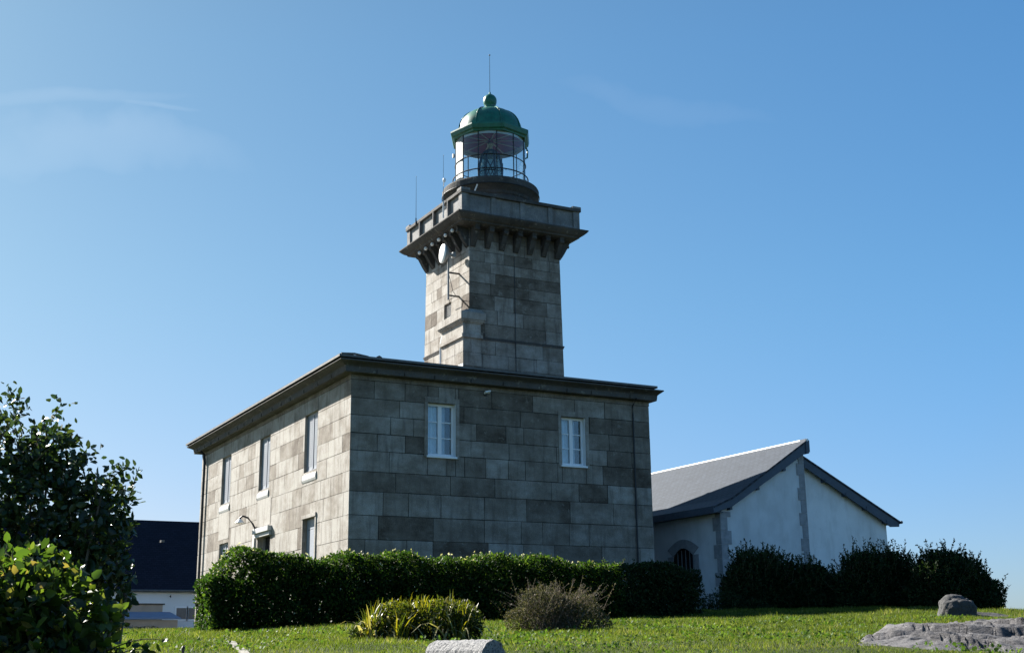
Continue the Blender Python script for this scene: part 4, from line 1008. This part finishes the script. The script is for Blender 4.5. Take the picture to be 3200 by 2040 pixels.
# strap-leaved plant and dry shrub on the lawn
def strap(name, mname, bases, r, n, L, wdt, spread, up):
    Vs, Fs, Ts = [], [], []
    for k in range(n):
        b_ = np.array(bases[r.integers(len(bases))])+np.append(r.normal(size=2)*.05, 0); a = r.uniform(0, 2*math.pi); l = L*r.uniform(.5, 1.15); w = wdt*r.uniform(.6,1.3)
        h = np.array([math.cos(a), math.sin(a), 0]); sd = np.array([-h[1], h[0], 0]); out = r.uniform(.15, spread); tn = r.random(); i0 = sum(len(v) for v in Vs); vv = []
        for q in range(6):
            t = q/5; p_ = b_+h*l*out*t**1.3+np.array([0,0,l*(up*t-.75*out*t*t*t)]); ww_ = w*(1-t**2.2)*.5+.0006
            vv += [p_-sd*ww_, p_+sd*ww_]
        Vs.append(np.array(vv)); Fs.append(np.array([[i0+2*q,i0+2*q+1,i0+2*q+3,i0+2*q+2] for q in range(5)])); Ts.append(np.full(5, tn))
    return np.concatenate(Vs), np.concatenate(Fs), np.concatenate(Ts)
r = np.random.default_rng(5)
pc = wpos(16,-1.17); base = (pc[0], pc[1], float(gz(*pc)))
t = thing('clump_plant', 'yellow-green strap-leaved clump with pale drooping leaves on the lawn before the hedge', 'plant', base); root = Vector(base)
bases = []
for k in range(36):
    s_, w_ = 16+r.normal()*.22, r.uniform(-1.78,-.58); q = wpos(s_, w_); bases.append((q[0], q[1], float(gz(*q))-.02))
V, F, T = strap('x', 'yellowleaf', bases, r, 420, .56, .024, .6, 1.0); SL = [(V, F, .1+.8*T**1.3)]
tb = []
for k in range(60): w_ = r.uniform(-1.85,-.5); q = wpos(16+r.normal()*.15, w_); tb.append((q[0], q[1], -1.16+.34*math.sqrt(max(0,1-((w_+1.17)/.72)**2))+.05*r.normal()))
V, F, T = strap('x', 'yellowleaf', tb, r, 420, .24, .017, .7, .95); V, F, T = combine(SL+[(V, F, .2+.6*T**1.4)]); o = np_mesh('strap_leaves', V, F, M['yellowleaf'], T); o.parent = t; o.matrix_parent_inverse = Matrix.Translation(-root)
V, F, T = strap('x', 'yellowleaf', [b_ for b_ in bases if True][:14], r, 90, .62, .04, 1.25, .85); V[:,0] -= .1; o = np_mesh('dry_leaves', V, F, M['yellowleaf'], np.full(len(T), .97)); o.parent = t; o.matrix_parent_inverse = Matrix.Translation(-root)
bl = [wb(16,-1.45,-.99,.36,.30), wb(16,-1.0,-.98,.38,.31), wb(16,-.68,-1.0,.29,.28), wb(16,-1.80,-1.09,.24,.18)]
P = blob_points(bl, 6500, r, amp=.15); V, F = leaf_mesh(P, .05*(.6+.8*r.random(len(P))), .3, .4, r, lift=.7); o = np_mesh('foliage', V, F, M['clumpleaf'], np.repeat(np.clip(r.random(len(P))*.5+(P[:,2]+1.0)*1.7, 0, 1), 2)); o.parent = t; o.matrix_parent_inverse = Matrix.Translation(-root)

def twigs(r, paths, rads):
    c = wpos(19.2,.6); out = []
    for k in range(300):
        a = r.uniform(0, 2*math.pi); b_ = np.array([c[0]+r.normal()*.22, c[1]+r.normal()*.18, float(gz(*c))]); L = r.uniform(.5,1.0); h = np.array([math.cos(a), math.sin(a), 0])*r.uniform(.25,.85)
        pts = [b_+h*L*tt**1.2+np.array([0,0,L*(.95*tt-.42*np.linalg.norm(h)*tt*tt)]) for tt in np.linspace(0,1,5)]; paths.append(pts); rads.append(.005)
        Q = np.array([b_+h*L*tt**1.2+np.array([0,0,L*(.95*tt-.42*np.linalg.norm(h)*tt*tt)]) for tt in r.uniform(.35,1.03,16)])+r.normal(size=(16,3))*.015
        V, F = leaf_mesh(Q, .022*(.6+.9*r.random(16)), .2, .5, r); out.append((V, F, np.repeat(r.random(16), 2)))
    return out
bush('dry_shrub', 'brown twiggy dried-up shrub on the lawn in front of the dark hedge', 'shrub',
     [wb(19.2,.42,-.78,.46,.40), wb(19.2,.92,-.84,.42,.35), wb(19.2,.12,-.92,.30,.28), wb(19.2,1.22,-.95,.26,.22)], 10000, .026, 'brownleaf', .5, 51, 90, (.06,.2), 8, 1200, .2, 3, .3, extra=twigs, part='sprigs')
bush('flowering_plant', 'low pale flowering plant at the foot of the tan shed wall', 'plant', [((2.2,36.1,-.12),(.7,.4,.25)), ((3.0,36.1,-.18),(.6,.4,.18)), ((1.3,36.0,-.12),(.6,.4,.25))], 1600, .06, 'brownleaf', .5, 52, stems=False)

# rocks
def rock(name, label, cat, c, rr, seed, mname, amp=.22, group=None, sub=5, flat=0.0):
    import bmesh
    bm = bmesh.new(); bmesh.ops.create_icosphere(bm, subdivisions=sub, radius=1)
    for v in bm.verts:
        p = v.co.copy(); n_ = mnoise.fractal(p*1.3+Vector((seed,seed*2,0)), .9, 2.1, 6)*amp+mnoise.noise(p*.8+Vector((seed,0,5)))*amp*.8
        q = p*(1+n_); q = Vector((math.copysign(abs(q.x)**.85, q.x), math.copysign(abs(q.y)**.85, q.y), math.copysign(abs(q.z)**(.85-flat), q.z)))
        v.co = Vector((q.x*rr[0], q.y*rr[1], q.z*rr[2]))
    bmesh.ops.rotate(bm, verts=bm.verts, cent=(0,0,0), matrix=Matrix.Rotation(-YAW, 3, 'Z'))
    me = bpy.data.meshes.new(name); bm.to_mesh(me); bm.free()
    for p in me.polygons: p.use_smooth = True
    me.materials.append(M[mname]); o = bpy.data.objects.new(name, me); COL.objects.link(o); o.location = c
    return tag(o, label, cat, group)
x, y = wpos(26, 9.0); rock('boulder', 'rounded grey boulder standing up in front of the last dark shrub', 'boulder', (x,y,-.68), (.39,.36,.345), 3, 'boulder')
x, y = wpos(26.4, 9.75); rock('rock', 'long low rock running right from the foot of the boulder', 'rock', (x,y,-1.0), (1.25,.6,.33), 9, 'boulder', .18)
x, y = wpos(16.0, 5.85); rock('stone', 'small dark stone at the back edge of the rock outcrop', 'stone', (x,y,-1.07), (.13,.09,.075), 14, 'boulder', .2, sub=4)

na, nb = 240, 300
A, B = np.meshgrid(np.linspace(8.4, 17.0, na), np.linspace(2.0, 9.5, nb), indexing='ij')
X, Y = wpos(A, B); Z = gz(X, Y); Hh = np.zeros_like(Z)
stop = np.interp(B, [2.7,3.07,3.6,4.2,4.9,5.5,6.5,9.5], [10.2,11.4,12.6,13.6,14.6,15.3,15.6,15.0]); sbot = np.interp(B, [2.7,3.3,4.3,5.2,9.5], [9.6,9.2,9.4,9.2,9.2])
for i in range(na):
    for j in range(nb):
        a, b_ = A[i,j], B[i,j]
        e = min(stop[i,j]-a, a-sbot[i,j], (b_-2.75)*.8)+.22*mnoise.fractal(Vector((a*1.1,b_*1.1,3)), .9, 2, 4)
        m_ = min(max(e/.45, -1), 1)
        st = mnoise.fractal(Vector((a*.55+b_*.25, b_*.5-a*.2, 1.7)), .8, 2.1, 6)
        led = (a*.8+b_*.22+1.1*st)*1.0; fr = led-math.floor(led); led_h = (math.floor(led)+min(1, fr*2.6))/1.15
        cr = 1-min(1, abs(mnoise.noise(Vector((a*1.6+.5*st,b_*.55+a*.5,7.3))))*9); cr2 = 1-min(1, abs(mnoise.noise(Vector((a*3.1,b_*1.3-a*.8,2.3))))*10)
        led2 = (a*2.3+b_*.9+1.6*mnoise.fractal(Vector((a*.9+5,b_*.7,4.1)), .8, 2, 5)); fr2 = led2-math.floor(led2)
        Hh[i,j] = m_*.05 + (max(0, m_)*(.020*(a-9.5)+.075*(1-fr)*(.4+.6*abs(st)*2)+.032*(1-fr2)-.03+.035*st+.010*mnoise.fractal(Vector((a*7,b_*4,0)), .8, 2, 5)-.05*cr**2-.025*cr2**2))
Z = Z+Hh-.02
V = np.stack([X,Y,Z],-1).reshape(-1,3); idx = np.arange(na*nb).reshape(na,nb)
F = np.stack([idx[:-1,:-1], idx[:-1,1:], idx[1:,1:], idx[1:,:-1]], -1).reshape(-1,4)
o = np_mesh('rock_outcrop', V, F, M['rock'], smooth=True); tag(o, 'broad cracked slab of grey bedrock showing through the lawn at lower right', 'rock outcrop')
SLAB = (stop, sbot)

# rough granite block in the foreground
import bmesh
c = wpos(9.0,-.36); e = np.array([FS[0]*-.78+RS[0]*.62, FS[1]*-.78+RS[1]*.62]); nrm = np.array([-e[1], e[0]])
prof2 = [(-.13,-.34),(-.115,-.10),(-.10,-.02),(-.06,.03),(0,.05),(.06,.03),(.09,-.02),(.105,-.10),(.12,-.34)]
bm = bmesh.new(); L = .34; N = 26; rws = []
for k in range(N+1):
    t = -L+2*L*k/N; sh = 1.0
    rws.append([bm.verts.new((c[0]+e[0]*(t+(-.06 if k == 0 else 0)*(h_ < -.1))+nrm[0]*o_*sh, c[1]+e[1]*(t+(-.06 if k == 0 else 0)*(h_ < -.1))+nrm[1]*o_*sh, -1.266+h_)) for o_, h_ in prof2])
for k in range(N):
    for j in range(len(prof2)-1): bm.faces.new((rws[k][j], rws[k][j+1], rws[k+1][j+1], rws[k+1][j]))
bm.faces.new(rws[0][::-1]); bm.faces.new(rws[-1])
bmesh.ops.subdivide_edges(bm, edges=[e_ for e_ in bm.edges], cuts=2, use_grid_fill=True)
for v in bm.verts:
    v.co += Vector((mnoise.noise(v.co*35), mnoise.noise(v.co*35+Vector((9,0,0))), mnoise.noise(v.co*35+Vector((0,9,0)))))*.006
bmesh.ops.recalc_face_normals(bm, faces=bm.faces)
me = bpy.data.meshes.new('stone_block'); bm.to_mesh(me); bm.free(); me.materials.append(M['granite']); o = bpy.data.objects.new('stone_block', me); COL.objects.link(o)
tag(o, 'rough pale granite block with a rounded top at the bottom edge of the lawn', 'stone block')

# stone edging in the lawn and a small post
mb = MB(); pp = [(15.2,-3.47),(14,-3.16),(13,-2.86),(12,-2.62),(11,-2.36),(10,-2.11),(9,-1.86),(8,-1.62)]
for k in range(len(pp)-1):
    for j in range(4):
        t0, t1 = j/4, (j+.93)/4; q0 = [pp[k][i]+(pp[k+1][i]-pp[k][i])*t0 for i in (0,1)]; q1 = [pp[k][i]+(pp[k+1][i]-pp[k][i])*t1 for i in (0,1)]
        P4 = [wpos(q0[0],q0[1]-.03), wpos(q0[0],q0[1]+.03), wpos(q1[0],q1[1]+.03), wpos(q1[0],q1[1]-.03)]
        mb.prism([(p_[0],p_[1],float(gz(*p_))+.022+.008*random.random()) for p_ in P4], (0,0,-.08))
o = mb.build('lawn_edging', M['path']); tag(o, 'narrow line of worn pale stones curving through the lawn at lower left', 'edging')
x, y = wpos(10,-2.59); z = float(gz(x,y)); t = thing('post', 'small dark stub post on a flat stone in the lawn, lower left', 'post', (x,y,z))
mb = MB(); mb.tube([(x,y,z),(x,y,z+.07)], .011, 8); mb.tube([(x,y,z+.07),(x+.005,y,z+.085)], [.016,.012], 8); child(mb, 'stub', M['iron'], t)
mb = MB(); mb.obox((x,y,z+.012), [(1,.2,0),(-.2,1,0),(0,0,1)], (.12,.06,.02)); child(mb, 'base_stone', M['path'], t, bevel=.006)

# far beacon out on the shore
t = thing('beacon', 'tiny pale lattice beacon far off on the shore, beyond the rocks at the right edge', 'beacon', (108.4,69.9,-14))
mb = MB()
for sx in (-1,1):
    for sy in (-1,1): mb.tube([(108.4+sx*1.2,69.9+sy*1.2,-16),(108.4+sx*.7,69.9+sy*.7,2.4)], .09, 6)
for z in (-10,-6,-2,.5):
    mb.box(107.5,109.3,69.0,69.1,z,z+.1); mb.box(107.5,109.3,70.7,70.8,z,z+.1)
child(mb, 'lattice_mast', M['greymetal'], t)
mb = MB(); mb.box(107.4,109.4,68.9,70.9,2.4,2.5); mb.tube([(108.4,69.9,2.5),(108.4,69.9,3.6)], .05, 6); child(mb, 'platform', M['greymetal'], t)

# lawn grass
r = np.random.default_rng(77)
N = 330000
s_ = r.uniform(7.6, 36, N); w_ = r.uniform(-1, 1, N)*(.45*s_+.6)
x, y = wpos(s_, w_)
keep = ~((np.interp(w_, [2.7,3.07,3.6,4.2,4.9,5.5,6.5,9.5], [10.2,11.4,12.6,13.6,14.6,15.3,15.6,15.0])-.05 > s_) & (s_ > np.interp(w_, [2.7,3.3,4.3,5.2,9.5], [9.6,9.2,9.4,9.2,9.2])+.05) & (w_ > 2.85) & (w_ < 9.5))
keep &= ~((x > -6.2) & (x < 5.6) & (y > -9.6) & (y < -8.3)) & ~((x > 0) & (y > 0))
x, y, s_, w_ = x[keep], y[keep], s_[keep], w_[keep]; n = len(x); z = gz(x, y)-.008
pt = (np.sin(2.1*x+1.1*y)+np.sin(1.3*x-2.7*y+1)+np.sin(5.1*x+.7)*np.sin(4.3*y))/3
tall = np.clip(pt, 0, 1)
h = (.024+.022*r.random(n)+.06*tall*r.random(n)**1.5)*np.clip(s_/13, .75, 1.8); wd = .0035*np.clip(s_/9, .8, 2.6)*(.7+.6*r.random(n))
a = r.uniform(0, 2*math.pi, n); le = r.normal(size=(n,2))*.45*h[:,None]
V = np.empty((n,3,3)); V[:,0] = np.stack([x-np.cos(a)*wd, y-np.sin(a)*wd, z],-1); V[:,1] = np.stack([x+np.cos(a)*wd, y+np.sin(a)*wd, z],-1); V[:,2] = np.stack([x+le[:,0], y+le[:,1], z+h],-1)
pt2 = np.sin(3.3*x+1.9*y)*np.sin(2.7*y-1.2*x+1)+.6*np.sin(9*x+5*y)*np.sin(7*y-3*x)
tone = np.clip(.40+.2*pt+.17*pt2+r.normal(size=n)*.22, 0, 1)
o = np_mesh('grass', V.reshape(-1,3), np.arange(3*n).reshape(-1,3), M['grass'], tone); o['kind'] = 'stuff'
# clover and small weeds
N = 26000; s_ = r.uniform(7.8, 27, N); w_ = r.uniform(-1, 1, N)*(.45*s_+.4); x, y = wpos(s_, w_)
pt = np.sin(1.9*x-.8*y+2)+np.sin(1.1*x+2.3*y)+.8*np.sin(4.7*x+3.3*y); keep = (pt+.35*(w_ > 0) > .75) & ~((w_ > 2.85) & (s_ < np.interp(w_, [2.7,3.07,3.6,4.2,4.9,5.5,6.5,9.5], [10.2,11.4,12.6,13.6,14.6,15.3,15.6,15.0])) & (s_ > np.interp(w_, [2.7,3.3,4.3,5.2,9.5], [9.6,9.2,9.4,9.2,9.2])))
keep &= ~((x > -6.3) & (y > -9.7)); x, y, s_ = x[keep], y[keep], s_[keep]; P = np.stack([x, y, gz(x,y)+.015+.05*r.random(len(x))], -1)
V, F = leaf_mesh(P, (.022+.025*r.random(len(P)))*np.clip(s_/14,.8,1.5), 1.2, .75, r, lift=.2); o = np_mesh('weeds', V, F, M['weed'], np.repeat(r.random(len(P)), 2)); o['kind'] = 'stuff'

# ------------------------------------------------------------------ light, sky, camera
SD_ = Vector((-1.0, 2.33, 1.70)).normalized(); EL = math.asin(SD_.z); AZ = math.atan2(SD_.x, SD_.y)
su = bpy.data.lights.new('sun', 'SUN'); su.energy = 5.0; su.angle = rad(.5); su.color = (1, .955, .88)
so = bpy.data.objects.new('sun', su); COL.objects.link(so); so.rotation_euler = SD_.to_track_quat('Z', 'Y').to_euler(); so.location = (-20, 40, 40)
wd_ = bpy.data.worlds.new('World'); sc.world = wd_; wd_.use_nodes = True; nt = wd_.node_tree; ns, ls = nt.nodes, nt.links
sky = ns.new('ShaderNodeTexSky'); sky.sky_type = 'NISHITA'; sky.sun_disc = False; sky.sun_elevation = EL; sky.sun_rotation = AZ
sky.altitude = 0; sky.air_density = 1.0; sky.dust_density = .35; sky.ozone_density = 2.2
bg = ns['Background']; bg.inputs['Strength'].default_value = .05
# faint cirrus wisps, fixed in the sky by direction
tc = ns.new('ShaderNodeTexCoord')
def wisp(direction, along, L, Wd, scale, seed):
    d_ = Vector(direction).normalized(); a_ = Vector(along); a_ = (a_-d_*a_.dot(d_)).normalized(); b_ = d_.cross(a_)
    nz = ns.new('ShaderNodeTexNoise'); nz.inputs['Scale'].default_value = scale; nz.inputs['Detail'].default_value = 4
    mp = ns.new('ShaderNodeMapping'); mp.inputs['Location'].default_value = (seed,0,0); ls.new(tc.outputs['Generated'], mp.inputs[0]); ls.new(mp.outputs[0], nz.inputs[0])
    def dot(v):
        n_ = ns.new('ShaderNodeVectorMath'); n_.operation = 'DOT_PRODUCT'; ls.new(tc.outputs['Generated'], n_.inputs[0]); n_.inputs[1].default_value = v; return n_.outputs['Value']
    def op(o_, a, b=None, c=None, clamp=False):
        n_ = ns.new('ShaderNodeMath'); n_.operation = o_; n_.use_clamp = clamp
        for i_, q in enumerate((a, b, c)):
            if q is None: continue
            if isinstance(q, (int, float)): n_.inputs[i_].default_value = q
            else: ls.new(q, n_.inputs[i_])
        return n_.outputs[0]
    u = op('DIVIDE', dot(a_), L); v_ = op('DIVIDE', op('ADD', dot(b_), op('MULTIPLY', op('SUBTRACT', nz.outputs[0], .5), Wd*5)), Wd)
    q = op('SUBTRACT', 1.0, op('ADD', op('MULTIPLY', u, u), op('MULTIPLY', v_, v_)), clamp=True)
    fr = op('GREATER_THAN', dot(d_), 0.3)
    return op('MULTIPLY', op('MULTIPLY', q, fr), nz.outputs[0])
WISPS = [((.18,.897,.4035),(.69,-.20,-.06),.032,.0022,14,0,.05), ((.10,.911,.400),(.97,-.24,.09),.11,.006,10,2,.04), ((.10,.92,.37),(1,-.1,-.02),.16,.022,9,3,.05), ((.535,.737,.412),(.79,-.55,-.2),.09,.012,12,6,.022)]
def mrange(v, a, b_, smooth=True):
    mr = ns.new('ShaderNodeMapRange'); mr.interpolation_type = 'SMOOTHSTEP' if smooth else 'LINEAR'; mr.inputs[1].default_value = a; mr.inputs[2].default_value = b_; ls.new(v, mr.inputs[0]); return mr.outputs[0]
def tint(col, fac, lo, hi):
    m1 = ns.new('ShaderNodeMix'); m1.data_type = 'RGBA'; ls.new(fac, m1.inputs[0]); m1.inputs[6].default_value = (*lo, 1); m1.inputs[7].default_value = (*hi, 1)
    m2 = ns.new('ShaderNodeMix'); m2.data_type = 'RGBA'; m2.blend_type = 'MULTIPLY'; m2.inputs[0].default_value = 1; ls.new(col, m2.inputs[6]); ls.new(m1.outputs[2], m2.inputs[7]); return m2.outputs[2]
sx_ = ns.new('ShaderNodeSeparateXYZ'); ls.new(tc.outputs['Generated'], sx_.inputs[0])
dt_ = ns.new('ShaderNodeVectorMath'); dt_.operation = 'DOT_PRODUCT'; ls.new(tc.outputs['Generated'], dt_.inputs[0]); dt_.inputs[1].default_value = SD_
colr = tint(sky.outputs[0], mrange(dt_.outputs['Value'], .35, .92, False), (.43,.712,.838), (.56,.62,.555))      # bluer away from the sun
colr = tint(colr, mrange(sx_.outputs[2], .1, .45, False), (1.05,.94,.93), (.99,1.10,1.15))
colr = tint(colr, mrange(sx_.outputs[2], -.02, .30), (.93,.79,1.0), (1,1,1))
for (d_, al, L, Wd, scl, sd, k) in WISPS:
    f = wisp(d_, al, L, Wd, scl, sd); mm = ns.new('ShaderNodeMath'); mm.operation = 'MULTIPLY'; mm.inputs[1].default_value = k*2; ls.new(f, mm.inputs[0])
    mx = ns.new('ShaderNodeMix'); mx.data_type = 'RGBA'; ls.new(mm.outputs[0], mx.inputs[0]); ls.new(colr, mx.inputs[6]); mx.inputs[7].default_value = (7.5,7.8,8.0,1); colr = mx.outputs[2]
ls.new(colr, bg.inputs['Color'])

cd = bpy.data.cameras.new('camera'); cam = bpy.data.objects.new('camera', cd); COL.objects.link(cam); sc.camera = cam
cd.sensor_fit = 'HORIZONTAL'; cd.sensor_width = 36; cd.lens = 3890.4879/3200*36; cd.clip_start = .05; cd.clip_end = 20000
PITCH, ROLL = .2524, -.012
f_ = Vector((math.sin(YAW)*math.cos(PITCH), math.cos(YAW)*math.cos(PITCH), math.sin(PITCH))); r_ = Vector((math.cos(YAW), -math.sin(YAW), 0)); u_ = r_.cross(f_)
r2 = r_*math.cos(ROLL)+u_*math.sin(ROLL); u2 = -r_*math.sin(ROLL)+u_*math.cos(ROLL)
mw = Matrix.Identity(4)
for i in range(3): mw[i][0], mw[i][1], mw[i][2], mw[i][3] = r2[i], u2[i], -f_[i], CAM[i]
cam.matrix_world = mw

sc.view_settings.view_transform = 'Standard'; sc.view_settings.look = 'None'; sc.view_settings.gamma = 1.0; sc.view_settings.exposure = 1.85
sc.cycles.max_bounces = 8; sc.cycles.diffuse_bounces = 3; sc.cycles.glossy_bounces = 3; sc.cycles.transparent_max_bounces = 12; sc.cycles.transmission_bounces = 4
